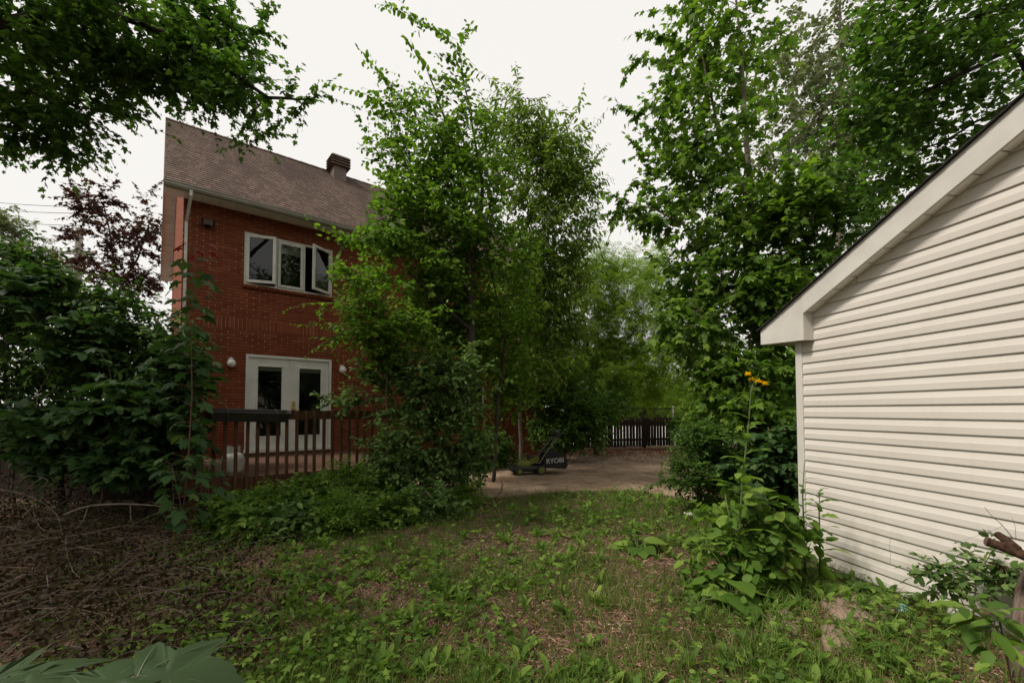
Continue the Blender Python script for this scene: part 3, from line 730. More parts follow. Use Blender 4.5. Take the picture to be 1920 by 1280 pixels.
picket_fence('plank_fence', V(-10.6, 8.1, 0), V(-4.98, 7.0, 0), 1.55, .22, .006, M_FENCE, 'dark plank fence standing in shade behind the brush and bushes', False, 5, .03)
q = at(1263, 835, 17.9)
po = empty('metal_post', (q.x, q.y, 0), 0, 'slim pale metal post at the right end of the picket fence', 'post')
m = MB(); m.tube([(0, 0, -.1), (0, 0, 1.62)], .035, 10); m.build('shaft', M_TRIM, po); m = MB(); m.lathe([(.045, 1.62), (.05, 1.65), (.03, 1.69), (.005, 1.7)], (0, 0, 0), 10); m.build('cap', M_TRIM, po)
q = at(149, 428, 22)
pole = empty('utility_pole', (q.x, q.y, 0), 0, 'weathered grey utility pole rising behind the purple tree', 'utility pole')
M_POLE = plain('pole_wood', (.30, .27, .24), .9, .3, 6, stretch=(3, 3, .3))
m = MB(); m.tube([(0, 0, -.2), (0, 0, q.z)], [.19, .15], 10); m.build('shaft', M_POLE, pole)
m = MB(); m.box(-.9, .9, -.06, .06, q.z - 1.3, q.z - 1.18); m.build('crossarm', M_POLE, pole)
for (ya, yb, lab) in ((375, 386, 'topmost of the three thin black cables crossing the sky at left'), (390, 398, 'middle cable of the three crossing the sky at left'), (411, 421, 'lowest of the three thin black cables crossing the sky at left')):
    a, b = at(-150, ya - 14, 26), at(152, yb + 2, 22)
    m = MB(); m.tube([a.lerp(b, i / 10) + V(0, 0, -.35 * 4 * (i / 10) * (1 - i / 10) * .5) for i in range(11)], .014, 4)
    tag(m.build('overhead_cable', M_BLACK), lab, 'cable', 'overhead cables')

# ------------------------------------------------------------------ foliage kit
def T_(vs, fs): return np.array(vs, float), fs
def fan(outline, c):
    n = len(outline); return T_([c] + outline, [[0, 1 + i, 1 + (i + 1) % n] for i in range(n)])
def lobes(half):
    right = half; left = [(x, -y, z) for x, y, z in reversed(half[1:-1])]
    return right + left
MAPLE = fan(lobes([(0, 0, 0), (-.12, .24, -.02), (-.02, .42, -.08), (.16, .30, .0), (.30, .40, -.03), (.58, .56, -.12), (.50, .25, .0), (.62, .22, -.03), (.80, .19, -.08), (1.05, 0, -.16)]), (.28, 0, .03))
MAPLE_LO = fan(lobes([(0, 0, 0), (-.05, .38, -.06), (.22, .26, 0), (.56, .54, -.1), (.52, .22, -.02), (1.05, 0, -.14)]), (.28, 0, .03))
def oval(wd, sag=.12, pos=.42): return T_([(0, 0, 0), (pos * .6, wd * .9, .04), (.72, wd * .72, -.01), (1, 0, -sag), (.72, -wd * .72, -.01), (pos * .6, -wd * .9, .04), (.5, 0, -.02)], [[0, 6, 1], [6, 2, 1], [6, 3, 2], [0, 5, 6], [5, 4, 6], [6, 4, 3]])
OVAL = oval(.30); ROUND = oval(.42); LANCE = oval(.15, .2); BLADE = T_([(0, .016, 0), (0, -.016, 0), (.45, -.016, .04), (.45, .016, .04), (.8, -.010, -.06), (.8, .010, -.06), (1, 0, -.2)], [[0, 1, 2, 3], [3, 2, 4, 5], [5, 4, 6]])
def compound(nl, lw, ll):
    vs, fs = [], []
    def leaf(o, ang, s):
        b = len(vs); c_, s_ = math.cos(ang), math.sin(ang)
        for x, y, z in ((0, 0, 0), (.45, lw, .02), (1, 0, -.1), (.45, -lw, .02)):
            x *= s; y *= s; vs.append((o[0] + x * c_ - y * s_, o[1] + x * s_ + y * c_, z * s - o[0] * .12))
        fs.extend([[b, b + 2, b + 1], [b, b + 3, b + 2]])
    for k in range(nl):
        t = .25 + .6 * k / nl
        for sg in (1, -1): leaf((t, 0), sg * R(58), ll)
    leaf((.85, 0), 0, ll * 1.05)
    return T_(vs, fs)
COMP = compound(3, .17, .36)
DANDE = T_([(0, .03, 0), (0, -.03, 0), (.3, -.10, .10), (.3, .10, .10), (.62, -.14, .14), (.62, .14, .14), (.85, -.10, .08), (.85, .10, .08), (1, 0, .0), (.3, 0, .06), (.62, 0, .09), (.85, 0, .05)],
           [[0, 1, 9], [1, 2, 9], [0, 9, 3], [9, 2, 4, 10], [3, 9, 10, 5], [10, 4, 6, 11], [5, 10, 11, 7], [11, 6, 8], [7, 11, 8]])

def nrm(a): return a / np.maximum(np.linalg.norm(a, axis=-1, keepdims=True), 1e-9)
def inst(tpl, pos, X, N, sc):
    Tv, fs = tpl
    X = nrm(X); N = N - X * (N * X).sum(1, keepdims=True); N = nrm(N); Y = np.cross(N, X)
    sc = np.asarray(sc)[:, None, None]
    v = pos[:, None, :] + sc * (Tv[None, :, 0:1] * X[:, None] + Tv[None, :, 1:2] * Y[:, None] + Tv[None, :, 2:3] * N[:, None])
    return v.reshape(-1, 3), fs, len(Tv), len(pos)
def leaf_obj(name, parts, mat, parent=None, origin=(0, 0, 0)):
    """parts: list of inst() results -> one mesh"""
    co = np.concatenate([p[0] for p in parts]) - np.array(origin)[None]
    loops, starts, tot, vb = [], [], 0, 0
    for v, fs, K, n in parts:
        off = vb + np.arange(n) * K
        flat = np.concatenate([np.array(f) for f in fs]); ln = np.array([len(f) for f in fs])
        loops.append((off[:, None] + flat[None]).ravel())
        st = np.concatenate([[0], np.cumsum(ln)[:-1]])
        starts.append((tot + np.arange(n)[:, None] * len(flat) + st[None]).ravel())
        tot += n * len(flat); vb += n * K
    me = bpy.data.meshes.new(name); loops = np.concatenate(loops).astype(np.int32); starts = np.concatenate(starts).astype(np.int32)
    me.vertices.add(len(co)); me.vertices.foreach_set('co', co.astype(np.float32).ravel())
    me.loops.add(len(loops)); me.loops.foreach_set('vertex_index', loops)
    me.polygons.add(len(starts)); me.polygons.foreach_set('loop_start', starts)
    me.update(calc_edges=True)
    return link_mesh(name, me, mat, parent)
def rnd(n, s=1.0): return rng.normal(0, s, (n, 3))
def shoot_leaves(tpl, O, D, L, n, size, spread=.75, along=.55, droop=.25, flat=1.0, sag=.1, tmin=.1, jit=.35, taper=.35):
    S_ = len(O); t = np.linspace(tmin, 1.0, n)[None, :, None]
    D = nrm(D); L = L[:, None, None]
    B = np.cross(D, np.array([0, 0, 1.0])[None]); B = np.where(np.linalg.norm(B, axis=1, keepdims=True) < .25, np.cross(D, nrm(rnd(S_))), B); B = nrm(B)
    s = np.where(np.arange(n) % 2 == 0, 1.0, -1.0)[None, :, None] * np.where(np.arange(n) == n - 1, .0, 1.0)[None, :, None]
    pos = O[:, None] + D[:, None] * L * t + np.array([0, 0, -1.0]) * sag * L * t * t
    X = D[:, None] * along + B[:, None] * s * spread + rng.normal(0, jit, (S_, n, 3)) + np.array([0, 0, -droop])
    N = np.array([0, 0, 1.0]) * flat + rng.normal(0, .4, (S_, n, 3)) + D[:, None] * .1
    sc = size * rng.uniform(.5, 1.3, (S_, n)) * (1 - taper * np.broadcast_to(t[:, :, 0], (S_, n)) ** 2)
    return inst(tpl, pos.reshape(-1, 3), X.reshape(-1, 3), N.reshape(-1, 3), sc.ravel())

def blob(px, py, Y, rx, ry, dr, n): 
    c = at(px, py, Y); return (np.array(c), np.array([rx * Y / F, dr, ry * Y / F]), n)
def wblob(c, r, n): return (np.array(c, float), np.array(r, float), n)

def tree(name, cat, label, base, trunks, blobs, mat, tpl, size, bark, tips=(), tip_len=.8, n_sh=4, n_lf=8, L=(.25, .55), group=None, up=.25, droop=.25,
         r_tip=.004, r_trunk=.09, twigs=True, flat=1.0, spread=.75, along=.55, out=.6, jit=.35, step=.22, tipn=16, crown_name='crown', trunk_name='trunk', edge=2.4, tipsize=None, hang=0.0, dens=1.0):
    root = empty(name, base, 0, label, cat, group); org = np.array(base)
    nodes, par, rad = [], [], []
    for ti_, tr in enumerate(trunks):
        pts = [np.array(p, float) for p in tr]; prev = -1; seg_ = 0; rt = r_trunk * (1 if ti_ == 0 else .45)
        tot = sum(np.linalg.norm(b - a) for a, b in zip(pts[:-1], pts[1:])); acc = 0
        for a, b in zip(pts[:-1], pts[1:]):
            k = max(1, int(np.linalg.norm(b - a) / .2)); acc += seg_; seg_ = np.linalg.norm(b - a)
            for i in range(k):
                q = a + (b - a) * i / k + rng.normal(0, .008, 3); nodes.append(q); par.append(prev); prev = len(nodes) - 1
                rad.append(max(rt * (1 - .88 * (acc + np.linalg.norm(b - a) * i / k) / tot), r_tip * 1.5))
        nodes.append(pts[-1]); par.append(prev); rad.append(r_tip * 1.5)
    ntr = len(nodes)
    tg = []
    for c, r, n in blobs:
        n = max(3, int(n * dens)); d = nrm(rng.normal(0, 1, (n, 3))); rr = rng.uniform(0, 1, (n, 1)) ** (1 / edge)
        tg.append(c + d * rr * r)
    tips = [np.array(t, float) for t in tips]; nt_ = len(tips)
    tg = np.concatenate(tg + ([np.array(tips)] if nt_ else [])); is_tip = np.zeros(len(tg), bool)
    if nt_: is_tip[-nt_:] = True
    P = np.zeros((len(tg) * 14 + ntr, 3)); P[:ntr] = nodes; cnt = ntr
    d0 = np.min(np.linalg.norm(tg[:, None] - P[None, :ntr], axis=2), axis=1); order = np.argsort(d0)
    paths, SO, SD, SLn, TO, TD, TL = [], [], [], [], [], [], []
    skel = {i: nodes[i] for i in range(ntr)}
    Rr = np.zeros(len(P)); Rr[:ntr] = rad
    for ti in order:
        t = tg[ti]; dv = t - P[:cnt]; dist = np.linalg.norm(dv, axis=1)
        cost = dist + np.maximum(0, -dv[:, 2]) * .8 + (Rr[:cnt] < r_tip * 1.4) * .12
        j = int(np.argmin(cost)); a = P[j]; dd = dist[j]
        if dd < .03: dd = .03
        k = int(min(12, max(2, round(dd / step)))); mid = (a + t) / 2 + np.array([0, 0, up * dd * .35]) + rng.normal(0, .05 * dd, 3)
        s = np.linspace(0, 1, k + 1)[:, None]; curve = (1 - s) ** 2 * a + 2 * s * (1 - s) * mid + s ** 2 * t
        r0 = min(Rr[j] * .62, r_tip * (1 + 2.2 * dd)); rs_ = np.linspace(max(r0, r_tip * .8), r_tip * .6, k + 1)
        P[cnt:cnt + k] = curve[1:]; Rr[cnt:cnt + k] = rs_[1:]; cnt += k
        paths.append((curve, rs_))
        end = nrm(curve[-1] - curve[-2]); outd = nrm(t - a)
        if is_tip[ti]: TO.append(curve[-1] - end * tip_len * .8); TD.append(end + np.array([0, 0, .0])); TL.append(tip_len)
        for q in range(n_sh):
            f = rng.uniform(.35, 1.0); o = curve[int(f * k)] if q else curve[-1]
            d = nrm(end * out + outd * .4 + rng.normal(0, .55, 3) + np.array([0, 0, up * .6 - hang])) if q else nrm(end + rng.normal(0, .2, 3) - np.array([0, 0, hang]))
            SO.append(o); SD.append(d); SLn.append(rng.uniform(*L))
    SO, SD, SLn = np.array(SO), np.array(SD), np.array(SLn)
    tr = MB()
    # trunk tubes from node chains
    chain = []
    for i in range(ntr):
        if par[i] == -1 and chain:
            tr.tube([P[c] - org for c in chain], [Rr[c] for c in chain], 8); chain = []
        chain.append(i)
    tr.tube([P[c] - org for c in chain], [Rr[c] for c in chain], 8)
    for curve, rs_ in paths: tr.tube([Vector(c - org) for c in curve], [float(x) for x in rs_], 4, False)
    if twigs:
        for o, d, l in zip(SO, SD, SLn):
            e = o + d * l; tr.tube([Vector(o - org), Vector((o + e) / 2 - org - np.array([0, 0, .025 * l])), Vector(e - org - np.array([0, 0, .1 * l]))], [r_tip * .6, r_tip * .5, r_tip * .3], 3, False)
        for o, d, l in zip(TO, TD, TL): tr.tube([Vector(o - org), Vector(o + d * l - org)], [r_tip * .7, r_tip * .4], 3, False)
    tr.build(trunk_name, bark, root, True)
    parts = [shoot_leaves(tpl, SO, SD, SLn, n_lf, size, droop=droop, flat=flat, spread=spread, along=along, jit=jit)]
    if nt_: parts.append(shoot_leaves(tpl, np.array(TO), np.array(TD), np.array(TL), tipn, (tipsize or size), droop=droop * .6, flat=flat, spread=spread, along=along, jit=.18, sag=.02, taper=.55))
    leaf_obj(crown_name, parts, mat, root, base)
    return root

# ------------------------------------------------------------------ trees
def A(px, py, Y): return np.array(at(px, py, Y))
def gnd(px, Y): p = at(px, 900, Y); return (p.x, p.y, gz(p.x, p.y) - .03)

# big maple whose limb reaches in from the left, trunk out of the frame
b = (-7.6, 2.6, -.05)
tree('maple_tree', 'tree', 'broad maple reaching in from the left edge, dark leaves over the sky above the roof', b,
     [[b, (-7.4, 2.7, 3.2), (-6.6, 3.0, 5.2), (-5.0, 3.2, 7.4), (-4, 3.0, 8.6)],
      [(-7.4, 2.7, 3.0), (-5.6, 3.9, 4.9), A(200, 20, 4.6), A(380, 90, 4.6), A(500, 185, 4.5), A(575, 188, 4.5)],
      [(-7.4, 2.7, 2.9), (-6.2, 4.2, 4.3), A(60, 170, 4.7), A(160, 230, 4.7)]],
     [blob(80, 110, 4.6, 190, 120, 1.0, 330), blob(240, 60, 4.6, 200, 90, .9, 300), blob(390, 70, 4.7, 95, 90, .5, 120), blob(425, 165, 4.5, 75, 55, .35, 70),
      blob(110, 240, 4.7, 95, 40, .4, 80), blob(30, 250, 4.6, 50, 35, .3, 30), blob(300, 120, 4.6, 120, 50, .5, 90), blob(-150, 100, 4.6, 140, 200, 1.2, 160),
      wblob((-9.6, 2.4, 5.6), (2.6, 3.0, 2.0), 1900), wblob((-6.3, 1.6, 6.2), (2.2, 2.2, .9), 600), wblob((-6.8, 4.0, 6.9), (1.5, 1.2, .8), 300)],  # unseen crown masses, added out of frame to shade the brush
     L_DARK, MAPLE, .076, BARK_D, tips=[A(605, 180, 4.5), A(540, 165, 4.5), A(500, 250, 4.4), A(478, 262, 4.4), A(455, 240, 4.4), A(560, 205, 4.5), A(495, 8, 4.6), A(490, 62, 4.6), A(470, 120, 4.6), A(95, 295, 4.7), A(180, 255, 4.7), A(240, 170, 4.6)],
     tip_len=.45, tipn=12, n_sh=4, n_lf=7, L=(.18, .42), r_trunk=.22, r_tip=.0035, droop=.35, out=.6, dens=0.42)

# young elm in front of the house
b = gnd(862, 8.3)
tree('elm_tree', 'tree', 'young elm with long upright leafy shoots, tallest in front of the house roof', b,
     [[b, A(885, 760, 8.3), A(884, 560, 8.3), A(872, 380, 8.3), A(845, 250, 8.3), A(800, 130, 8.3)],
      [A(884, 560, 8.3), A(820, 430, 8.0), A(740, 400, 7.8), A(690, 420, 7.6)],
      [A(884, 620, 8.3), A(800, 540, 8.0), A(730, 480, 7.6)],
      [A(884, 500, 8.3), A(905, 350, 8.4), A(880, 200, 8.4), A(860, 100, 8.4)],
      [gnd(925, 9.4), A(935, 740, 9.3), A(948, 640, 9.0), A(915, 480, 8.6), A(900, 380, 8.4)]],
     [blob(850, 400, 8.3, 120, 100, .9, 240), blob(800, 300, 8.3, 95, 75, .8, 120), blob(880, 290, 8.4, 85, 80, .8, 110), blob(770, 400, 8.1, 70, 55, .6, 70),
      blob(900, 500, 8.6, 110, 90, .9, 170), blob(725, 450, 7.8, 75, 26, .5, 60), blob(800, 520, 8.0, 60, 50, .6, 80), blob(760, 205, 8.3, 60, 40, .4, 22), blob(835, 190, 8.3, 50, 55, .4, 24), blob(690, 520, 7.6, 40, 22, .3, 18), blob(870, 590, 8.6, 90, 45, .6, 120), blob(900, 660, 9.6, 95, 60, .8, 170), blob(955, 730, 10.4, 50, 55, .6, 100), blob(810, 610, 8.8, 65, 50, .6, 100), blob(960, 600, 10.0, 60, 60, .7, 110)],
     L_ELM, OVAL, .125, BARK_D,
     tips=[A(738, 12, 8.3), A(790, 42, 8.3), A(770, 85, 8.3), A(828, 68, 8.3), A(875, 62, 8.4), A(848, 110, 8.4), A(645, 166, 8.2), A(695, 116, 8.2), A(720, 150, 8.2), A(680, 240, 8.1), A(712, 190, 8.2), A(870, 150, 8.4), A(612, 432, 7.6), A(640, 470, 7.6), A(715, 330, 8.1), A(650, 505, 7.6), A(930, 210, 8.5), A(700, 285, 8.2)],
     tip_len=1.0, tipn=17, tipsize=0.165, n_sh=3, n_lf=7, L=(.25, .55), r_trunk=.095, droop=.3, flat=.55, dens=0.8, spread=0.9, along=0.5)

# ash beside it
b = gnd(978, 11.3)
tree('ash_tree', 'tree', 'slender pale barked tree with narrow drooping leaves at the far house corner', b,
     [[b, A(972, 700, 11.3), A(976, 560, 11.2), A(990, 400, 11.2), A(985, 280, 11.2), A(970, 170, 11.2)], [A(990, 420, 11.2), A(1040, 300, 11.2), A(1075, 220, 11.2)], [A(980, 470, 11.2), A(1060, 380, 11.4), A(1105, 310, 11.4)]],
     [blob(1000, 320, 11.2, 90, 90, 1.1, 210), blob(1060, 300, 11.3, 50, 70, .8, 90), blob(955, 230, 11.2, 50, 55, .7, 60), blob(1030, 430, 11.3, 95, 80, 1.1, 190), blob(1000, 530, 11.2, 85, 80, 1, 150), blob(1080, 360, 11.3, 40, 50, .6, 50), blob(1010, 250, 11.2, 60, 45, .7, 60), blob(1050, 520, 11.6, 70, 70, .9, 150), blob(1030, 620, 11.8, 70, 60, .9, 140), blob(1000, 690, 11.6, 50, 45, .7, 80)],
     L_ASH, oval(.2, .2), .165, BARK,
     tips=[A(938, 155, 11.2), A(970, 147, 11.2), A(1000, 185, 11.2), A(1012, 200, 11.2), A(1045, 208, 11.2), A(1087, 192, 11.2), A(1113, 240, 11.4), A(1122, 290, 11.4), A(1122, 345, 11.4), A(1100, 400, 11.4), A(910, 200, 11.2)],
     tip_len=.8, tipn=16, n_sh=3, n_lf=7, L=(.3, .6), r_trunk=.05, droop=.75, flat=.7, spread=0.8, dens=0.85)

# light green trees along the driveway, far side
b = gnd(1120, 15.2)
tree('boxelder_tree', 'tree', 'light green leafy tree filling the gap behind the driveway, left of the fence', b,
     [[b, A(1110, 700, 15.2), A(1090, 560, 15.2), A(1080, 480, 15.2)], [A(1110, 720, 15.2), A(1190, 620, 15.4), A(1220, 560, 15.4)]],
     [blob(1080, 610, 15.2, 85, 100, 1.5, 250), blob(1170, 580, 15.4, 80, 95, 1.5, 240), blob(1110, 710, 14.8, 95, 60, 1.2, 190), blob(1200, 690, 15.6, 80, 70, 1.3, 190), blob(1040, 690, 14.2, 45, 75, .9, 90), blob(1120, 500, 15.4, 60, 40, 1, 80)],
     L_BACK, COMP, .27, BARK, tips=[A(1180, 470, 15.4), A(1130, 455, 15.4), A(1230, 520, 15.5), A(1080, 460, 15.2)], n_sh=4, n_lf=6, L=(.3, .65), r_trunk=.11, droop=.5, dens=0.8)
b = gnd(1290, 21.5)
tree('walnut_tree', 'tree', 'bright yellow green tree beyond the fence under the tall maple', b,
     [[b, A(1285, 720, 21.5), A(1260, 600, 21.5), A(1250, 520, 21.5)], [A(1285, 740, 21.5), A(1330, 660, 21.5)]],
     [blob(1250, 640, 21.5, 90, 100, 2, 210), blob(1290, 735, 21, 90, 40, 2, 150), blob(1200, 740, 20.5, 70, 30, 1.5, 100), blob(1340, 680, 22, 60, 70, 1.6, 110), blob(1220, 520, 21.5, 70, 60, 1.8, 120)],
     L_BACK, COMP, .36, BARK, n_sh=4, n_lf=6, L=(.4, .8), r_trunk=.12, droop=.5, dens=0.7)

# tall maple by the shed
b = gnd(1432, 9.0)
tree('maple_tree', 'tree', 'tall slender maple with brown trunk standing left of the white shed', b,
     [[b, A(1428, 700, 9.0), A(1420, 560, 9.0), A(1408, 420, 9.0), A(1400, 260, 9.0), A(1390, 100, 9.0), A(1375, -60, 9.0)],
      [A(1424, 640, 9), A(1330, 500, 9), A(1280, 420, 9), A(1230, 395, 9), A(1170, 375, 9)],
      [A(1405, 380, 9), A(1350, 260, 9), A(1320, 120, 9), A(1290, 20, 9)],
      [A(1424, 600, 9), A(1350, 560, 8.8), A(1290, 590, 8.6)]],
     [blob(1310, 90, 9, 75, 110, 1.1, 180), blob(1400, 120, 9.1, 90, 130, 1.1, 170), blob(1290, 230, 9, 90, 90, 1.1, 190), blob(1380, 300, 9, 100, 100, 1.2, 200), blob(1270, 340, 9, 80, 55, .9, 110),
      blob(1330, 430, 8.9, 120, 80, 1.2, 300), blob(1220, 400, 9, 60, 28, .5, 50), blob(1430, 430, 8.9, 80, 90, 1.1, 150), blob(1330, 540, 8.8, 95, 70, 1.1, 300), blob(1290, 620, 8.6, 65, 50, .8, 170), blob(1400, 600, 8.8, 70, 75, 1, 110), blob(1430, 520, 8.8, 70, 60, .9, 110), blob(1350, -80, 9, 120, 100, 1.2, 120), blob(1340, 690, 8.4, 60, 40, .7, 60)],
     L_MAPLE, MAPLE, .155, BARK_P,
     tips=[A(1232, 20, 9), A(1205, 62, 9), A(1182, 128, 9), A(1170, 200, 9), A(1185, 265, 9), A(1200, 110, 9), A(1138, 360, 9), A(1160, 395, 9), A(1180, 350, 9), A(1195, 215, 9), A(1215, 310, 9), A(1150, 420, 9), A(1225, 480, 9), A(1240, 600, 8.7)],
     tip_len=.7, tipn=14, n_sh=3, n_lf=4, L=(.25, .5), r_trunk=.115, droop=.55, flat=.8, dens=0.4)
# second stem and under-storey maples around it
b = gnd(1388, 8.2)
tree('maple_sapling', 'tree', 'thin dark maple sapling with low leaves just left of the tall maple trunk', b,
     [[b, A(1386, 760, 8.2), A(1378, 640, 8.2), A(1350, 520, 8.2)], [A(1386, 740, 8.2), A(1410, 620, 8.2), A(1470, 440, 8.2), A(1482, 240, 8.2)]],
     [blob(1380, 700, 8.2, 65, 55, .7, 100), blob(1350, 770, 8.0, 55, 40, .6, 60), blob(1450, 560, 8.2, 60, 60, .8, 80), blob(1480, 380, 8.2, 60, 80, .8, 90), blob(1440, 790, 8.0, 60, 50, .6, 70)],
     L_MAPLE, MAPLE, .17, BARK_D, n_sh=3, n_lf=4, L=(.2, .45), r_trunk=.035, droop=.5, flat=.8, dens=0.8)
b = gnd(1560, 8.6)
tree('maple_tree', 'tree', 'dark green maple behind the shed eave, its leaves along the shed roof slope', b,
     [[b, A(1550, 600, 8.6), A(1560, 450, 8.6), A(1600, 300, 8.6)], [A(1555, 560, 8.6), A(1500, 480, 8.4), A(1470, 460, 8.4)]],
     [blob(1540, 420, 8.5, 95, 80, 1, 200), blob(1610, 340, 8.6, 95, 70, 1, 170), blob(1500, 520, 8.4, 75, 70, .9, 140), blob(1470, 620, 8.4, 50, 60, .7, 90), blob(1540, 620, 8.6, 60, 60, .8, 90), blob(1470, 720, 8.4, 55, 60, .7, 100), blob(1490, 810, 8.4, 50, 50, .7, 70), blob(1680, 270, 8.6, 70, 50, .8, 80)],
     L_DARK, MAPLE, .155, BARK_D, n_sh=3, n_lf=4, L=(.25, .5), r_trunk=.09, droop=.5, flat=.8, dens=0.38)
# pale poplar far behind
b = gnd(1565, 18)
tree('poplar_tree', 'tree', 'tall pale grey leaved poplar far behind the shed', b,
     [[b, A(1570, 500, 18), A(1575, 200, 18), A(1575, -80, 18)], [A(1572, 350, 18), A(1480, 180, 18)], [A(1572, 300, 18), A(1650, 130, 18)]],
     [blob(1490, 140, 18, 95, 120, 2, 260), blob(1590, 80, 18, 110, 110, 2, 260), blob(1560, 270, 18, 105, 100, 2, 250), blob(1640, 210, 18, 100, 100, 2, 220), blob(1480, 280, 18, 70, 90, 1.6, 140), blob(1560, -90, 18, 140, 90, 2, 150), blob(1590, 420, 18, 90, 90, 1.8, 130)],
     L_POP, ROUND, .20, BARK_P, n_sh=3, n_lf=6, L=(.4, .9), r_trunk=.19, droop=.5, flat=.4, spread=.8, r_tip=.006, dens=0.45)
# elm overhead at the right, trunk behind the shed and out of the frame
b = (9.8, 7.4, -.05)
tree('elm_tree', 'tree', 'dark elm limbs slanting in from the upper right corner over the shed roof', b,
     [[b, (9.4, 7.3, 4), (8.6, 6.8, 6), A(1900, 90, 6.2), A(1760, 160, 6.2), A(1600, 235, 6.2)], [(8.8, 7, 5.6), A(1920, 10, 6.0), A(1780, 40, 6), A(1660, 90, 6)], [(9.1, 7.2, 4.8), A(1900, 190, 6.4), A(1780, 260, 6.4), A(1690, 300, 6.4)], [(8.6, 6.8, 6), (7, 4, 8), (5, 2, 8.6)]],
     [blob(1850, 70, 6.2, 110, 70, .8, 180), blob(1740, 130, 6.2, 110, 60, .8, 170), blob(1650, 215, 6.2, 95, 45, .6, 110), blob(1810, 205, 6.3, 110, 55, .7, 130), blob(1720, 20, 6.0, 110, 60, .7, 140), blob(1740, 280, 6.4, 85, 40, .6, 80), blob(1900, -60, 6.2, 200, 90, 1, 200), blob(1660, 100, 6, 60, 50, .5, 60), blob(1680, 340, 6.6, 50, 30, .4, 30), wblob((6.4, .4, 8.4), (3.4, 3, 2.4), 1500)],
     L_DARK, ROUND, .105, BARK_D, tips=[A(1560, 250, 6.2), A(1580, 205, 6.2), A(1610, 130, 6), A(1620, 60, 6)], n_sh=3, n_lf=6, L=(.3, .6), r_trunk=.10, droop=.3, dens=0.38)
# left background
b = gnd(214, 16)
tree('purple_maple_tree', 'tree', 'purple leaved maple behind the bushes left of the house', b,
     [[b, A(216, 560, 16), A(212, 470, 16), A(195, 380, 16)], [A(216, 560, 16), A(260, 480, 16), A(285, 400, 16)], [A(215, 590, 16), A(170, 500, 16)]],
     [blob(178, 385, 16, 42, 42, .9, 110), blob(225, 440, 16, 60, 45, 1, 110), blob(278, 430, 16, 28, 70, .8, 90), blob(265, 520, 16, 50, 45, .9, 110), blob(165, 500, 16, 50, 35, .9, 80), blob(220, 530, 16, 60, 50, 1, 110), blob(140, 440, 16, 25, 25, .4, 25)],
     L_PURP, MAPLE_LO, .17, BARK_D, tips=[A(298, 345, 16), A(135, 345, 16), A(215, 345, 16), A(120, 370, 16)], tip_len=.5, tipn=10, n_sh=3, n_lf=5, L=(.25, .5), r_trunk=.12, droop=.35, dens=0.45)
b = gnd(12, 20)
tree('ash_tree', 'tree', 'pale green tree at the far left edge behind the bushes', b,
     [[b, A(12, 600, 20), A(8, 450, 20)]], [blob(8, 430, 20, 42, 45, 1.4, 110), blob(50, 480, 20, 50, 28, 1.2, 90), blob(-40, 480, 20, 60, 60, 1.5, 80), blob(20, 560, 20, 70, 50, 1.6, 110), blob(110, 510, 20, 35, 30, 1, 40)],
     L_POP, LANCE, .26, BARK, n_sh=4, n_lf=7, L=(.3, .6), r_trunk=.12, droop=.5, dens=0.7)
# far wood, seen only in glimpses
def far_wood():
    n = 9000; x = rng.uniform(-45, 45, n); y = rng.uniform(46, 60, n); hmax = 6.5 + 2.5 * np.sin(x * .21) + 1.5 * np.sin(x * .57 + 1)
    z = rng.uniform(0, 1, n) ** .8 * hmax
    k = 24000; cx = rng.uniform(-26, 30, k); bk = np.stack([cx, -15 + rng.normal(0, 2.2, k), np.zeros(k)], 1)      # the wood closes the yard behind the viewer too: the windows mirror it
    top = 11 + 3.5 * np.sin(cx * .5) + 2 * np.sin(cx * 1.3 + 2); bk[:, 2] = rng.uniform(0, 1, k) ** .75 * top
    o = leaf_obj('distant_wood', [inst(OVAL, np.stack([x, y, z], 1), rnd(n), rnd(n) + [0, 0, .6], rng.uniform(.7, 1.5, n)), inst(OVAL, bk, rnd(k), rnd(k) + [0, 0, .4], rng.uniform(.2, .5, k))], L_MAPLE)
    tag(o, 'green woods round the yard, glimpsed beyond the back fence and mirrored in the windows', 'wood', kind='stuff')
far_wood()

# ------------------------------------------------------------------ bushes and shrubs
b = gnd(120, 6.9)
tree('vine_bush', 'bush', 'big dense dark bush draped with vines, filling the left edge of the yard', b,
     [[b, A(110, 760, 6.9), A(90, 620, 6.8), A(70, 500, 6.8)], [b, A(200, 760, 6.9), A(230, 640, 6.8)], [gnd(30, 6.7), A(20, 700, 6.7), A(10, 560, 6.7)], [gnd(260, 7.2), A(270, 760, 7.1), A(290, 640, 7.0)]],
     [blob(70, 580, 6.9, 105, 80, .8, 260), blob(200, 600, 7.0, 90, 60, .8, 200), blob(290, 640, 7.1, 62, 60, .7, 130), blob(60, 700, 6.7, 110, 70, .8, 210), blob(200, 700, 6.8, 110, 65, .8, 210), blob(320, 720, 7.0, 55, 55, .6, 110), blob(-60, 620, 6.6, 80, 130, .9, 120), blob(120, 800, 6.7, 130, 40, .5, 150), blob(150, 860, 6.6, 150, 35, .5, 130), blob(320, 830, 6.9, 50, 50, .4, 70), blob(40, 500, 6.9, 55, 30, .5, 50)],
     L_BUSH, OVAL, .115, BARK_D, tips=[A(130, 470, 6.9), A(60, 455, 6.9), A(190, 520, 6.9), A(245, 545, 7), A(20, 470, 6.9)], tip_len=.45, tipn=9, n_sh=4, n_lf=7, L=(.2, .45), r_trunk=.04, droop=.5, flat=.9, dens=0.5)
b = gnd(190, 5.9)
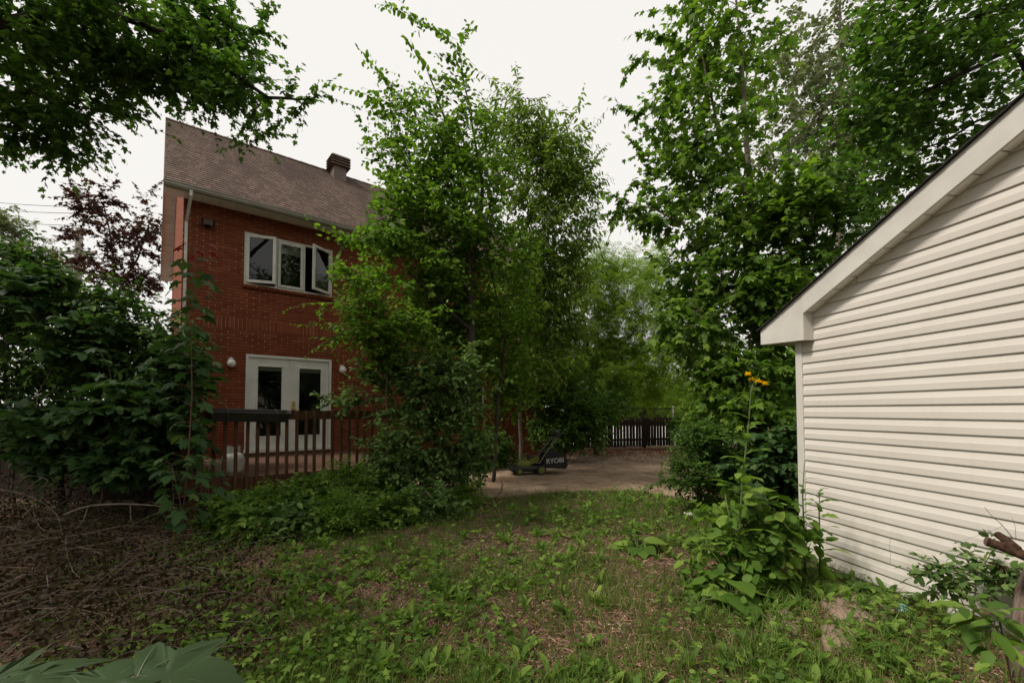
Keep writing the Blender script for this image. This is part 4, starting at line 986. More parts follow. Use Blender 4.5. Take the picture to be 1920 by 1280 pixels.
tree('maple_sapling', 'shrub', 'broad leaved maple suckers in the dark in front of the vine bush', b,
     [[b, A(200, 800, 5.9), A(210, 720, 5.9)], [gnd(330, 6.1), A(320, 800, 6.1), A(300, 700, 6.1)], [gnd(70, 5.8), A(60, 820, 5.8), A(70, 740, 5.8)]],
     [blob(230, 770, 5.9, 100, 50, .5, 60), blob(310, 790, 6.0, 70, 60, .5, 50), blob(80, 790, 5.8, 80, 45, .5, 36), blob(340, 700, 6.1, 45, 55, .4, 30), blob(250, 860, 5.8, 90, 35, .4, 44), blob(100, 850, 5.8, 90, 30, .4, 22), blob(60, 540, 6.3, 60, 50, .4, 16), blob(150, 640, 6.2, 90, 50, .4, 22)],
     L_BIG, MAPLE, .20, STEM_R, n_sh=3, n_lf=4, L=(.14, .3), r_trunk=.016, droop=.3, flat=1.4, r_tip=.003, jit=.3)
b = gnd(790, 7.2)
tree('dogwood_shrub', 'shrub', 'loose grey green shrub with thin stems hiding the right half of the deck', b,
     [[b, A(785, 850, 7.2), A(740, 740, 7.1), A(700, 680, 7.0)], [b, A(800, 820, 7.2), A(800, 720, 7.2), A(790, 660, 7.2)], [gnd(845, 7.3), A(860, 820, 7.3), A(872, 700, 7.3)], [gnd(735, 7.1), A(730, 850, 7.1), A(716, 740, 7.0), A(690, 670, 6.9)]],
     [blob(715, 695, 7.0, 42, 30, .5, 44), blob(790, 710, 7.2, 95, 55, .7, 170), blob(868, 690, 7.3, 45, 45, .5, 70), blob(755, 810, 7.1, 75, 75, .7, 130), blob(850, 800, 7.2, 60, 80, .6, 140), blob(800, 880, 7.1, 85, 50, .6, 130), blob(655, 745, 6.9, 45, 16, .3, 22), blob(880, 870, 7.3, 35, 40, .4, 40), blob(725, 640, 7.0, 50, 25, .4, 30), blob(740, 870, 7.0, 60, 50, .5, 80), blob(830, 760, 7.2, 70, 50, .6, 90)],
     L_SHRUB, OVAL, .105, STEM_R, tips=[A(945, 720, 7.2), A(620, 755, 6.9), A(605, 745, 6.9), A(900, 640, 7.3), A(830, 630, 7.2), A(920, 690, 7.2), A(915, 850, 7.2), A(935, 830, 7.2)], tip_len=.35, tipn=9, n_sh=4, n_lf=7, L=(.15, .32), r_trunk=.018, r_tip=.0028, droop=.3, dens=0.6)
b = gnd(722, 6.8)
tree('elm_sapling', 'shrub', 'young elm sapling with level feathery sprays across the brick wall', b,
     [[b, A(726, 800, 6.8), A(724, 660, 6.8), A(722, 530, 6.8)], [A(724, 640, 6.8), A(690, 590, 6.7), A(640, 570, 6.6)], [A(724, 640, 6.8), A(770, 590, 6.8), A(812, 582, 6.8)]],
     [blob(690, 575, 6.7, 60, 16, .4, 34), blob(700, 620, 6.7, 70, 22, .5, 52), blob(760, 610, 6.8, 55, 26, .4, 40), blob(712, 660, 6.7, 40, 20, .4, 26), blob(680, 520, 6.7, 36, 14, .3, 14)],
     L_ELM, OVAL, .095, STEM_R, tips=[A(722, 515, 6.8), A(818, 580, 6.8), A(585, 568, 6.6), A(600, 610, 6.6), A(610, 640, 6.6), A(630, 520, 6.6)], tip_len=.5, tipn=16, n_sh=3, n_lf=8, L=(.2, .4), r_trunk=.02, r_tip=.003, droop=.25, flat=1.3)
b = gnd(1060, 12.6)
tree('dark_shrub', 'shrub', 'dark shaded shrub behind the mower at the house corner', b,
     [[b, A(1060, 780, 12.6), A(1050, 700, 12.6)], [b, A(1095, 800, 12.6)]],
     [blob(1055, 760, 12.7, 65, 75, .9, 190), blob(1105, 790, 13.2, 50, 50, .8, 150), blob(1140, 760, 14, 50, 35, .7, 80), blob(1045, 815, 12.8, 50, 35, .6, 90), blob(1020, 700, 12.8, 45, 60, .7, 80)],
     L_DARK, OVAL, .13, BARK_D, n_sh=4, n_lf=7, L=(.25, .5), r_trunk=.03, droop=.4)
b = gnd(925, 11.6)
tree('dark_shrub', 'bush', 'dark shrub at the foot of the brick wall just left of the mower', b,
     [[b, A(922, 850, 11.6), A(915, 800, 11.6)], [b, A(945, 850, 11.8)]], [blob(915, 830, 11.7, 34, 36, .5, 70), blob(945, 850, 12.0, 26, 26, .4, 40), blob(885, 850, 11.2, 30, 30, .4, 50)],
     L_DARK, OVAL, .12, BARK_D, n_sh=4, n_lf=6, L=(.2, .4), r_trunk=.025, droop=.4)
b = gnd(1300, 17.2)
tree('dark_shrub', 'bush', 'low dark shrub at the right end of the far fence, beyond the metal post', b,
     [[b, A(1300, 800, 17.2), A(1295, 780, 17.2)]], [blob(1295, 800, 17.2, 34, 30, .8, 80), blob(1345, 790, 17.4, 40, 40, .9, 90)],
     L_DARK, OVAL, .15, BARK_D, n_sh=4, n_lf=7, L=(.25, .5), r_trunk=.03, droop=.4)
b = gnd(1330, 6.4)
tree('privet_shrub', 'shrub', 'small leaved dark shrub arching over the driveway edge left of the shed', b,
     [[b, A(1325, 870, 6.4), A(1310, 800, 6.4)], [b, A(1290, 900, 6.3), A(1235, 905, 6.2)], [b, A(1350, 850, 6.5), A(1360, 800, 6.5)]],
     [blob(1310, 820, 6.4, 45, 36, .45, 90), blob(1300, 880, 6.3, 40, 30, .4, 70), blob(1350, 860, 6.5, 45, 60, .5, 110), blob(1270, 905, 6.2, 30, 10, .2, 18), blob(1340, 930, 6.3, 50, 30, .4, 60)],
     L_DARK, OVAL, .055, BARK_D, tips=[A(1217, 912, 6.2), A(1240, 890, 6.2), A(1258, 850, 6.3), A(1280, 790, 6.4), A(1265, 870, 6.3)], tip_len=.3, tipn=12, n_sh=5, n_lf=8, L=(.1, .26), r_trunk=.014, r_tip=.0025, droop=.2)
b = gnd(1455, 6.4)
tree('maple_sapling', 'shrub', 'low maple undergrowth in deep shade right beside the shed corner post', b,
     [[b, A(1450, 860, 6.4), A(1440, 800, 6.4)], [gnd(1400, 6.3), A(1405, 860, 6.3)]],
     [blob(1450, 850, 6.4, 55, 50, .5, 60), blob(1400, 880, 6.3, 55, 40, .5, 50), blob(1480, 900, 6.4, 30, 50, .4, 40)],
     L_BIG, MAPLE, .16, STEM_R, n_sh=4, n_lf=5, L=(.14, .3), r_trunk=.014, r_tip=.003, droop=.35, flat=1.2)

# ------------------------------------------------------------------ ground cover
def in_poly(x, y, poly):
    c = np.zeros(len(x), bool); n = len(poly)
    for i in range(n):
        x0, y0 = poly[i]; x1, y1 = poly[(i + 1) % n]
        k = ((y0 > y) != (y1 > y)) & (x < (x1 - x0) * (y - y0) / (y1 - y0 + 1e-12) + x0); c ^= k
    return c
DRV = [(p.x, p.y) for p in dp] + [(7, 8.2), (9, 16.6), (1.0, 17.0), (.6, 15.6), (-2.5, 12.5)]
DECKP = [tuple((C0 + U * t + NV * s).xy) for t, s in ((T0 - .05, .1), (T0 - .05, -DD - .05), (T1 + .05, -DD - .05), (T1 + .05, .1))]
SHEDP = [tuple((V(G0.x, G0.y, 0) + wd_ * t + SN * s).xy) for t, s in ((-.05, .03), (5, .03), (5, -5), (-.05, -5))]
def ok(x, y): return ~(in_poly(x, y, DRV) | in_poly(x, y, DECKP) | in_poly(x, y, SHEDP))
def gzv(x, y): return np.array([gz(a, b) for a, b in zip(x, y)])
def scatter(n, y0=1.9, y1=8.6, u0=-1.2, u1=1.2, p=1.0):
    y = y0 + (y1 - y0) * rng.uniform(0, 1, n) ** p; u = rng.uniform(u0, u1, n); x = u * y
    k = ok(x, y); return x[k], y[k]
def patch(x, y, s, o): return np.array([noise.noise((a * s + o, b * s, o)) for a, b in zip(x, y)])
# dead leaves and straw
x, y = scatter(95000, p=1.3); kq = (x / y > -.6) | (rng.uniform(0, 1, len(x)) < .45); x, y = x[kq], y[kq]; z = gzv(x, y) + rng.uniform(.002, .018, len(x)); n = len(x)
N = rnd(n, .35) + [0, 0, 1]; k = rng.uniform(0, 1, n) < .5
o = leaf_obj('leaf_litter', [inst(LANCE, np.stack([x, y, z], 1)[k], (rnd(n) * [1, 1, .2])[k], N[k], rng.uniform(.012, .038, k.sum())), inst(BLADE, np.stack([x, y, z], 1)[~k], (rnd(n) * [1, 1, .12])[~k], N[~k], rng.uniform(.05, .13, (~k).sum()))], L_LITT)
tag(o, 'brown dead leaves and straw covering the yard between the weeds', 'leaf litter', kind='stuff')
# grass
x, y = scatter(30000, p=1.2); u = x / y; pn = patch(x, y, .9, 2.2) + .45 * patch(x, y, 3.1, 7)
wgt = .50 + 1.1 * pn; wgt = np.where(u < -.52, wgt * .18, wgt); wgt = np.where((u > .22) & (u < .5) & (y < 4.6), wgt - .28, wgt); wgt = np.where(u > .6, .36, wgt); wgt = np.where((y > 6.2) & (u > 0), .9, wgt)
k = rng.uniform(0, 1, len(x)) < wgt; x, y = x[k], y[k]; nb = 6; n = len(x)
bx = np.repeat(x, nb) + rng.normal(0, .025, n * nb); by = np.repeat(y, nb) + rng.normal(0, .025, n * nb); kk = ok(bx, by); bx, by = bx[kk], by[kk]
bz = np.repeat(gzv(x, y), nb)[kk] - .004; m_ = len(bx); tall = np.where(np.abs(bx / by - .75) < .25, 1.15, 1.0)
o = leaf_obj('grass', [inst(BLADE, np.stack([bx, by, bz], 1), rnd(m_, .55) * [1, 1, .3] + [0, 0, 1], rnd(m_), rng.uniform(.04, .16, m_) * tall)], L_GRASS)
tag(o, 'thin uneven green grass growing through the dead leaves', 'grass', kind='stuff')
# dandelions, seedlings, creeping leaves
x, y = scatter(3000, p=1.2, u0=-.75, u1=.9); u = x / y; wgt = .62 + 1.0 * patch(x, y, .8, 5.5); wgt = np.where((u > .22) & (u < .5) & (y < 4.6), wgt - .35, wgt); wgt = np.where(u < -.5, wgt * .6, wgt)
k = rng.uniform(0, 1, len(x)) < wgt; x, y = x[k], y[k]; n = len(x); nl = 6
a = rng.uniform(0, 6.28, (n, 1)) + np.arange(nl)[None] * 1.05 + rng.normal(0, .3, (n, nl)); el = rng.uniform(.15, 1.05, (n, nl))
X = np.stack([np.cos(a) * np.cos(el), np.sin(a) * np.cos(el), np.sin(el)], 2).reshape(-1, 3); pz = gzv(x, y)
P_ = np.repeat(np.stack([x, y, pz], 1), nl, 0); N = np.array([0, 0, 1.0]) + rnd(n * nl, .2)
half = np.repeat(rng.uniform(0, 1, n) < .72, nl); sc = np.repeat(rng.uniform(.05, .16, n), nl) * rng.uniform(.7, 1.1, n * nl)
parts = [inst(DANDE, P_[half], X[half], N[half], sc[half]), inst(oval(.13, .35), P_[~half], X[~half], N[~half], sc[~half] * .9)]
x, y = scatter(7000, p=1.2, u0=-1.1, u1=1.0); u = x / y; wgt = .48 + 1.2 * patch(x, y, 1.3, 9.5); wgt = np.where((u > .22) & (u < .5) & (y < 4.6), wgt - .4, wgt); wgt = np.where(u < -.5, wgt * .85, wgt)
k = rng.uniform(0, 1, len(x)) < wgt; x, y = x[k], y[k]; n = len(x); P_ = np.repeat(np.stack([x, y, gzv(x, y)], 1), 3, 0) + rng.normal(0, .03, (n * 3, 3)) * [1, 1, 0] + np.stack([np.zeros(n * 3), np.zeros(n * 3), rng.uniform(.02, .14, n * 3)], 1)
kk = np.repeat(rng.uniform(0, 1, n) < .4, 3)
X = rnd(n * 3) * [1, 1, .25]; N = rnd(n * 3, .35) + [0, 0, 1]; sc = rng.uniform(.02, .055, n * 3)
parts += [inst(MAPLE_LO, P_[kk], X[kk], N[kk], sc[kk] * 1.25), inst(ROUND, P_[~kk], X[~kk], N[~kk], sc[~kk])]
tag(leaf_obj('ground_weeds', parts, L_WEED), 'low dandelions, seedlings and creeping weeds scattered over the lawn', 'weeds', kind='stuff')
# red leaves on the driveway
n = 5200; y = rng.uniform(12.2, 17.4, n); u = rng.uniform(.03, .42, n); x = u * y
k = rng.uniform(0, 1, n) < np.clip((y - 12.6) / 3.6 + .5 * patch(x, y, .7, 3), 0, 1) ** 1.6; x, y = x[k], y[k]; n = len(x)
tag(leaf_obj('red_leaf_litter', [inst(OVAL, np.stack([x, y, np.full(n, .02) + rng.uniform(0, .02, n)], 1), rnd(n) * [1, 1, .2], rnd(n, .3) + [0, 0, 1], rng.uniform(.04, .10, n))], L_RED), 'rusty red fallen leaves drifted on the far driveway', 'leaf litter', kind='stuff')
n = 3600; y = rng.uniform(7.6, 15, n); x = rng.uniform(-1.2, .42, n) * y; k = in_poly(x, y, DRV); x, y = x[k], y[k]; n = len(x)
tag(leaf_obj('driveway_litter', [inst(OVAL, np.stack([x, y, np.full(n, .018)], 1), rnd(n) * [1, 1, .2], rnd(n, .3) + [0, 0, 1], rng.uniform(.02, .06, n))], L_LITT), 'scattered brown leaf scraps lying on the near driveway', 'leaf litter', kind='stuff')

# brush pile
def brush():
    r = random.Random(4); m = MB(); ends = []
    for k in range(400):
        y = r.uniform(2.3, 6.6); u = r.uniform(-1.25, -.60) if k % 4 else r.uniform(-1.2, -.86); x = u * y
        if y > 5.5 and u > -.7: continue
        z = r.uniform(.02, .12) + (.72 * max(0, -u - .72) * (1.8 if k % 4 == 0 else .6) * r.random()); L_ = r.uniform(.35, 1.5); a = r.gauss(.35, .75); e = r.gauss(.05, .16)
        d = V(math.cos(a) * math.cos(e), math.sin(a) * math.cos(e), math.sin(e)); s = V(-d.y, d.x, 0); c1, c2 = r.gauss(0, .09), r.gauss(0, .06)
        pts = []
        for i in range(6):
            t = i / 5; p = V(x, y, z) + d * (L_ * (t - .5)) + s * (c1 * L_ * math.sin(t * 3.1)) + V(0, 0, c2 * L_ * math.sin(t * 5 + k)); p.z = max(p.z, gz(p.x, p.y) + .01); pts.append(p)
        r0 = r.choice([.002, .003, .003, .004, .006]); m.tube(pts, [r0 * (1.2 - .8 * i / 5) for i in range(6)], 4, False); ends += pts[2:]
    root = empty('brush_pile', (-4, 4.2, 0), 0, 'heap of dead twigs and withered leaves in the shade at lower left', 'brush pile')
    tag(m.build('twigs', TWIG, root, world=True), kind='stuff')
    E_ = np.array([tuple(e) for e in ends]); idx = rng.integers(0, len(E_), 15000); P_ = E_[idx] + rng.normal(0, .07, (15000, 3)) * [1, 1, .5]; P_[:, 2] = np.maximum(P_[:, 2], .01)
    tag(leaf_obj('withered_leaves', [inst(OVAL, P_, rnd(15000) + [0, 0, -.3], rnd(15000), rng.uniform(.016, .048, 15000))], L_DRY, root, (-4, 4.2, 0)), kind='stuff')
brush()
def branch(label, pts, r, subs=(), name='fallen_branch', mat=TWIG_P, group=None):
    p0 = pts[len(pts) // 2]; root = empty(name, (p0[0], p0[1], p0[2]), 0, label, 'branch', group)
    def smooth(ps):
        ps = [Vector(p) for p in ps]; out = []
        for i in range(len(ps) - 1):
            a, b, c, d = ps[max(i - 1, 0)], ps[i], ps[i + 1], ps[min(i + 2, len(ps) - 1)]
            for t in (0, .33, .66): out.append(.5 * ((2 * b) + (c - a) * t + (2 * a - 5 * b + 4 * c - d) * t * t + (3 * b - a - 3 * c + d) * t ** 3))
        return out + [ps[-1]]
    q = smooth(pts); m = MB(); m.tube(q, [r * (1 - .65 * i / len(q)) for i in range(len(q))], 7); m.build('limb', mat, root, True, world=True)
    for s in subs: q = smooth(s); m = MB(); m.tube(q, [r * .5 * (1 - .7 * i / len(q)) for i in range(len(q))], 5); m.build('twig', mat, root, True, world=True)
branch('long smooth grey bare branch lying level above the brush at left', [at(120, 965, 5.0), at(170, 948, 5.1), at(250, 945, 5.3), at(330, 952, 5.5), at(375, 956, 5.6)], .014, [[at(165, 950, 5.1), at(150, 985, 5.0), at(110, 1010, 4.9)], [at(245, 946, 5.3), at(246, 975, 5.2), at(262, 1000, 5.2)]])
branch('thin pale bare branch curving up over the brush at the left edge', [at(-20, 915, 4.7), at(40, 925, 4.8), at(85, 945, 4.9), at(112, 975, 4.9), at(114, 1015, 4.9)], .008, [[at(60, 930, 4.8), at(90, 900, 4.9), at(50, 890, 4.9)], [at(40, 925, 4.8), at(80, 895, 4.9), at(95, 915, 5)]])
branch('straight bare branch lying low across the brush at far left', [at(-30, 1034, 4.3), at(60, 1022, 4.4), at(120, 1006, 4.6)], .008, [[at(60, 1022, 4.4), at(105, 1020, 4.4)]])
branch('longest bare branch slanting along the front of the brush pile', [at(-20, 1158, 3.3), at(90, 1128, 3.5), at(200, 1092, 3.8), at(300, 1060, 4.1), at(372, 1036, 4.4)], .011, [[at(200, 1092, 3.8), at(260, 1095, 3.8), at(330, 1078, 3.9)], [at(90, 1128, 3.5), at(80, 1105, 3.6)]])
branch('bare crooked branch among weeds, lying right of the brush pile', [at(185, 1180, 3.1), at(250, 1160, 3.25), at(318, 1142, 3.4)], .007, [[at(250, 1160, 3.25), at(280, 1130, 3.4)]])
branch('short grey stick lying in the dead leaves at bottom centre', [at_ground(972, 1272, .02), at_ground(1005, 1255, .03), at_ground(1043, 1228, .02)], .011, [])

# flat stones, scrap, logs by the shed
def stone(pxs, label, h=.05):
    c = [at_ground(*p) for p in pxs]; cx = sum(p.x for p in c) / len(c); cy = sum(p.y for p in c) / len(c)
    m = MB(); pts = []
    for i in range(len(c)):
        a, b = c[i], c[(i + 1) % len(c)]
        for t in (0, .34, .67):
            p = a.lerp(b, t); pts.append((p.x - cx + random.uniform(-.012, .012), p.y - cy + random.uniform(-.012, .012)))
    n = len(pts); rings = [(1, -.06), (1.02, h * .6), (.94, h), (.55, h * 1.1)]
    vs = [V(x * s, y * s, z + random.uniform(-.004, .004)) for s, z in rings for x, y in pts] + [V(0, 0, h * 1.08)]
    fs = [[k * n + i, k * n + (i + 1) % n, (k + 1) * n + (i + 1) % n, (k + 1) * n + i] for k in range(3) for i in range(n)] + [[3 * n + i, 3 * n + (i + 1) % n, 4 * n] for i in range(n)]
    m.add(vs, fs); o = m.build('flat_stone', M_STONE, None, True); o.location = (cx, cy, gz(cx, cy) - .010); tag(o, label, 'stone', 'flat stones beside the shed')
stone([(1540, 1135), (1590, 1115), (1650, 1130), (1685, 1158), (1640, 1175), (1570, 1168)], 'largest flat pinkish stone, close to the shed wall')
stone([(1430, 1160), (1470, 1152), (1505, 1170), (1495, 1195), (1445, 1188)], 'flat pinkish stone under the broad weeds, leftmost of three')
stone([(1535, 1185), (1575, 1180), (1612, 1205), (1600, 1235), (1550, 1222)], 'flat pinkish stone in long grass, nearest of three')
M_TEAL = plain('teal_plastic', (.16, .30, .27), .4, .3, 20)
q = at_ground(1690, 1142, .03); m = MB()
m.add([V(.07 * math.cos(a) * (1 + .25 * math.sin(3 * a)), .04 * math.sin(a), .0) for a in [i * .628 for i in range(10)]] + [V(.045 * math.cos(a), .025 * math.sin(a), .03 + .01 * math.sin(4 * a)) for a in [i * .628 for i in range(10)]], [[i, (i + 1) % 10, 10 + (i + 1) % 10, 10 + i] for i in range(10)] + [list(range(10, 20))])
o = m.build('plastic_scrap', M_TEAL); o.location = (q.x, q.y, .03); tag(o, 'crumpled teal plastic scrap at the foot of the shed wall', 'scrap')
M_LOG = plain('red_brown_log', (.055, .030, .021), .95, .7, 40, stretch=(1, 1, .5), spec=.05, b=1)
M_CUT = plain('cut_wood', (.30, .20, .13), .9, .3, 30)
lg = empty('log', at(1900, 1035, 2.35), 0, 'forked red brown cut log resting on a grey trunk at the right edge', 'log')
m = MB(); m.tube([at(1852, 1015, 2.45), at(1885, 1026, 2.4), at(1925, 1043, 2.3), at(1990, 1062, 2.2)], [.022, .026, .025, .031], 9); m.tube([at(1870, 1001, 2.5), at(1886, 1012, 2.45), at(1905, 1030, 2.36)], [.018, .021, .026], 8); m.build('wood', M_LOG, lg, True, world=True)
m = MB(); a, b = at(1852, 1015, 2.45), at(1851.2, 1014.8, 2.452); m.tube([a, b], [.0275, .024], 10); m.build('cut_end', M_CUT, lg, world=True)
tk = at(1952, 1230, 2.45)
st = empty('tree_stump', (tk.x, tk.y, 0), 0, 'broken grey barked trunk stump against the shed at right edge', 'stump')
m = MB(); m.tube([(-.02, .0, -.05), (-.01, .01, .25), (.02, .02, .5), (.05, .0, .70)], [.12, .10, .085, .06], 14); m.build('trunk', plain('stump_bark', (.17, .125, .10), .95, .6, 30, stretch=(1, 1, .3), spec=.05, b=1), st, True)
branch('bare hair thin twigs standing before the shed siding at right', [at(1900, 1010, 2.4), at(1880, 985, 2.45), at(1858, 965, 2.5), at(1846, 950, 2.5)], .0022, [[at(1905, 1010, 2.4), at(1903, 985, 2.42), at(1896, 968, 2.45)], [at(1880, 985, 2.45), at(1866, 992, 2.5), at(1808, 1012, 2.55)]], 'bare_twig', BARK_D)

# ------------------------------------------------------------------ single plants
weedspec = [  # px, Y, height, half width, template, size, label
 (425, 5.6, .42, .26, MAPLE, .11, 'leftmost clump of lobed green weeds below the deck corner'),
 (505, 6.0, .48, .34, COMP, .22, 'feathery green weed in front of the left deck balusters'),
 (575, 6.2, .62, .36, MAPLE, .10, 'lobed green weed clump below the middle of the deck rail'),
 (655, 6.4, .72, .38, COMP, .24, 'tallest leafy weed clump below the deck, left of the shrub'),
 (722, 6.6, .62, .34, OVAL, .11, 'smooth leaved weed clump at the foot of the dogwood shrub'),
 (470, 5.15, .34, .30, MAPLE, .10, 'low pale green weed patch at the front left of the deck bed'),
 (555, 5.3, .42, .36, OVAL, .12, 'low dark weed clump in the middle of the deck bed front'),
 (640, 5.5, .45, .40, COMP, .20, 'spreading low weed clump along the lawn edge left of centre'),
 (735, 5.8, .45, .40, MAPLE, .10, 'dark leafy clump where the bed meets the lawn'),
 (815, 6.2, .50, .38, OVAL, .11, 'dark weed clump under the shrub beside the driveway end'),
 (870, 7.0, .38, .28, COMP, .16, 'small weed clump at the near left corner of the driveway')]
for px, Y, h, hw, tp, sz, lab in weedspec:
    b = gnd(px, Y); b = (b[0], b[1], b[2] + .02)
    tr_ = [[b, (b[0] + random.uniform(-hw, hw) * .6, b[1] + random.uniform(-hw, hw) * .5, h * random.uniform(.6, .95))] for _ in range(5)]
    tree('leafy_weed', 'weed', lab, b, tr_, [wblob((b[0], b[1], h * .62), (hw, hw * .9, h * .42), 46), wblob((b[0], b[1], h * .25), (hw * 1.1, hw, h * .22), 26)],
         L_WEED if tp is not OVAL else L_SHRUB, tp, sz, STEM, n_sh=2, n_lf=5, L=(.08, .2), group='weeds below the deck', r_trunk=.007, r_tip=.0022, droop=.2, flat=1.2, crown_name='leaves', trunk_name='stems', twigs=False)
def sapling(label, pts, nodes, size, tpl, mat, smat, r=.012, red=0, name='maple_sapling', cat='sapling', pet=.16):
    pts = [np.array(p) for p in pts]; root = empty(name, tuple(pts[0]), 0, label, cat); org = pts[0]
    m = MB(); m.tube([Vector(p - org) for p in pts], [r * (1 - .7 * i / (len(pts) - 1)) for i in range(len(pts))], 7)
    seg = np.cumsum([0] + [np.linalg.norm(b - a) for a, b in zip(pts[:-1], pts[1:])]); PO, XX, SC = [], [], []
    for j, f in enumerate(nodes):
        s = f * seg[-1]; i = min(np.searchsorted(seg, s, 'right') - 1, len(pts) - 2); c = pts[i] + (pts[i + 1] - pts[i]) * ((s - seg[i]) / (seg[i + 1] - seg[i]))
        a0 = rng.uniform(0, 6.28)
        for q in range(4):
            a = a0 + q * 1.57 + rng.normal(0, .3); el = rng.uniform(.0, .5); L_ = pet * rng.uniform(.6, 1.3); d = np.array([math.cos(a), math.sin(a), el]); e = c + d * L_
            m.tube([Vector(c - org), Vector((c + e) / 2 - org) + V(0, 0, .01), Vector(e - org)], [.003, .002, .002], 4, False); PO.append(e); XX.append(d + [0, 0, -.6 - rng.uniform(0, .4)]); SC.append(size * rng.uniform(.65, 1.15) * (1 - .22 * f))
    m.build('stem', smat, root, True)
    PO, XX, SC = np.array(PO), np.array(XX), np.array(SC); n = len(PO); N = rnd(n, .25) + [0, 0, 1.0]
    nr = red * 4
    if nr:
        leaf_obj('leaves', [inst(tpl, PO[:-nr], XX[:-nr], N[:-nr], SC[:-nr])], mat, root, org)
        o = leaf_obj('young_leaves', [inst(tpl, PO[-nr:], XX[-nr:], N[-nr:], SC[-nr:] * .75)], L_REDL, root, org); o['label'] = 'bright red new leaves at the tip'
    else: leaf_obj('leaves', [inst(tpl, PO, XX, N, SC)], mat, root, org)
    return root
sapling('tall thin maple sapling with bright red leaves at its tip before the wall', [A(337, 1016, 5.15), A(352, 880, 5.15), A(360, 740, 5.15), A(358, 600, 5.15), A(366, 466, 5.15)], [.16, .22, .28, .34, .40, .46, .52, .57, .62, .66, .70, .73, .76, .79, .82, .85, .88, .905, .93, .95, .98, .995], .185, MAPLE, L_BIG, STEM_R, .010, 2)
sapling('short maple sapling with broad level leaves left of the deck corner', [A(345, 1030, 5.0), A(342, 960, 5.0), A(330, 905, 5.0), A(322, 870, 5.0)], [.3, .45, .6, .7, .8, .9, 1.0], .19, MAPLE, L_BIG, STEM_R, .008)
sapling('maple seedling with wide flat leaves at the deck corner post', [A(396, 1015, 5.4), A(392, 930, 5.4), A(385, 860, 5.4)], [.35, .5, .65, .8, .95], .15, MAPLE, L_BIG, STEM_R, .006)
# burdock and friends at the shed corner
b = gnd(1395, 3.75); b = (b[0], b[1], 0)
tree('burdock_plant', 'weed', 'big burdock clump with broad round leaves at the shed corner', b,
     [[b, A(1360, 930, 3.8)], [b, A(1420, 900, 3.9)], [b, A(1330, 1030, 3.7)], [b, A(1470, 960, 3.9)], [b, A(1500, 1060, 3.8)]],
     [blob(1400, 960, 3.85, 80, 60, .3, 60), blob(1380, 1040, 3.75, 85, 50, .3, 46), blob(1480, 1010, 3.85, 55, 65, .25, 44), blob(1330, 1090, 3.65, 40, 35, .2, 14), blob(1530, 1090, 3.8, 45, 28, .2, 16), blob(1440, 1090, 3.7, 60, 28, .2, 20)],
     L_WEED, ROUND, .125, STEM, n_sh=2, n_lf=3, L=(.08, .2), r_trunk=.013, r_tip=.003, droop=.45, flat=1.0, crown_name='leaves', trunk_name='stems', twigs=False, dens=0.7)
def basal(label, px, Y, n, size, tpl, mat, name='burdock_plant', el=(.3, 1.0)):
    b = gnd(px, Y); b = np.array([b[0], b[1], gz(b[0], b[1])]); root = empty(name, tuple(b), 0, label, 'weed'); m = MB(); PO, XX, SC = [], [], []
    for k in range(n):
        a = k * 2.4 + rng.normal(0, .2); e = rng.uniform(*el); d = np.array([math.cos(a) * math.cos(e), math.sin(a) * math.cos(e), math.sin(e)]); L_ = size * rng.uniform(.5, 1.1); p = d * L_
        m.tube([V(0, 0, -.02), Vector(p * .5) + V(0, 0, .02), Vector(p)], [.005, .004, .003], 5, False); PO.append(b + p); XX.append(d * [1, 1, .2] + [0, 0, -.15]); SC.append(size * rng.uniform(.7, 1.15))
    m.build('stalks', STEM, root, True); leaf_obj('leaves', [inst(tpl, np.array(PO), np.array(XX), rnd(n, .2) + [0, 0, 1], np.array(SC))], mat, root, b)
HEART = fan(lobes([(0.02, 0, 0), (-.14, .16, -.02), (-.08, .34, .02), (.12, .46, .03), (.38, .43, .0), (.66, .28, -.05), (.88, .12, -.1), (1.02, 0, -.16)]), (.3, 0, .04))
basal('burdock with one pale hanging leaf at the foot of the big clump', 1362, 3.55, 8, .25, HEART, L_WEED)
basal('broad leaved dock plant below the shed siding', 1600, 3.75, 8, .17, HEART, L_WEED, 'dock_plant')
basal('round leaved dock beside the teal scrap', 1675, 3.45, 7, .16, HEART, L_WEED, 'dock_plant')
basal('dock plant with crinkled leaves out on the lawn right of centre', 1195, 4.7, 12, .17, HEART, L_WEED, 'dock_plant', (.1, .9))
basal('young dock with upright leaves at the right of the brush pile', 252, 2.75, 6, .15, oval(.24, .2), L_WEED, 'dock_plant', (.8, 1.3))
basal('low broad dock at the left foot of the burdock clump', 1300, 3.45, 8, .15, HEART, L_WEED, 'dock_plant', (.1, .7))
TH = T_([(0, .04, 0), (0, -.04, 0), (.16, .17, .04), (.16, -.17, .04), (.3, .09, .05), (.3, -.09, .05), (.45, .22, .02), (.45, -.22, .02), (.58, .09, 0), (.58, -.09, 0), (.72, .15, -.06), (.72, -.15, -.06), (1, 0, -.28)],
        [[0, 1, 3, 2], [2, 3, 5, 4], [4, 5, 7, 6], [6, 7, 9, 8], [8, 9, 11, 10], [10, 11, 12]])
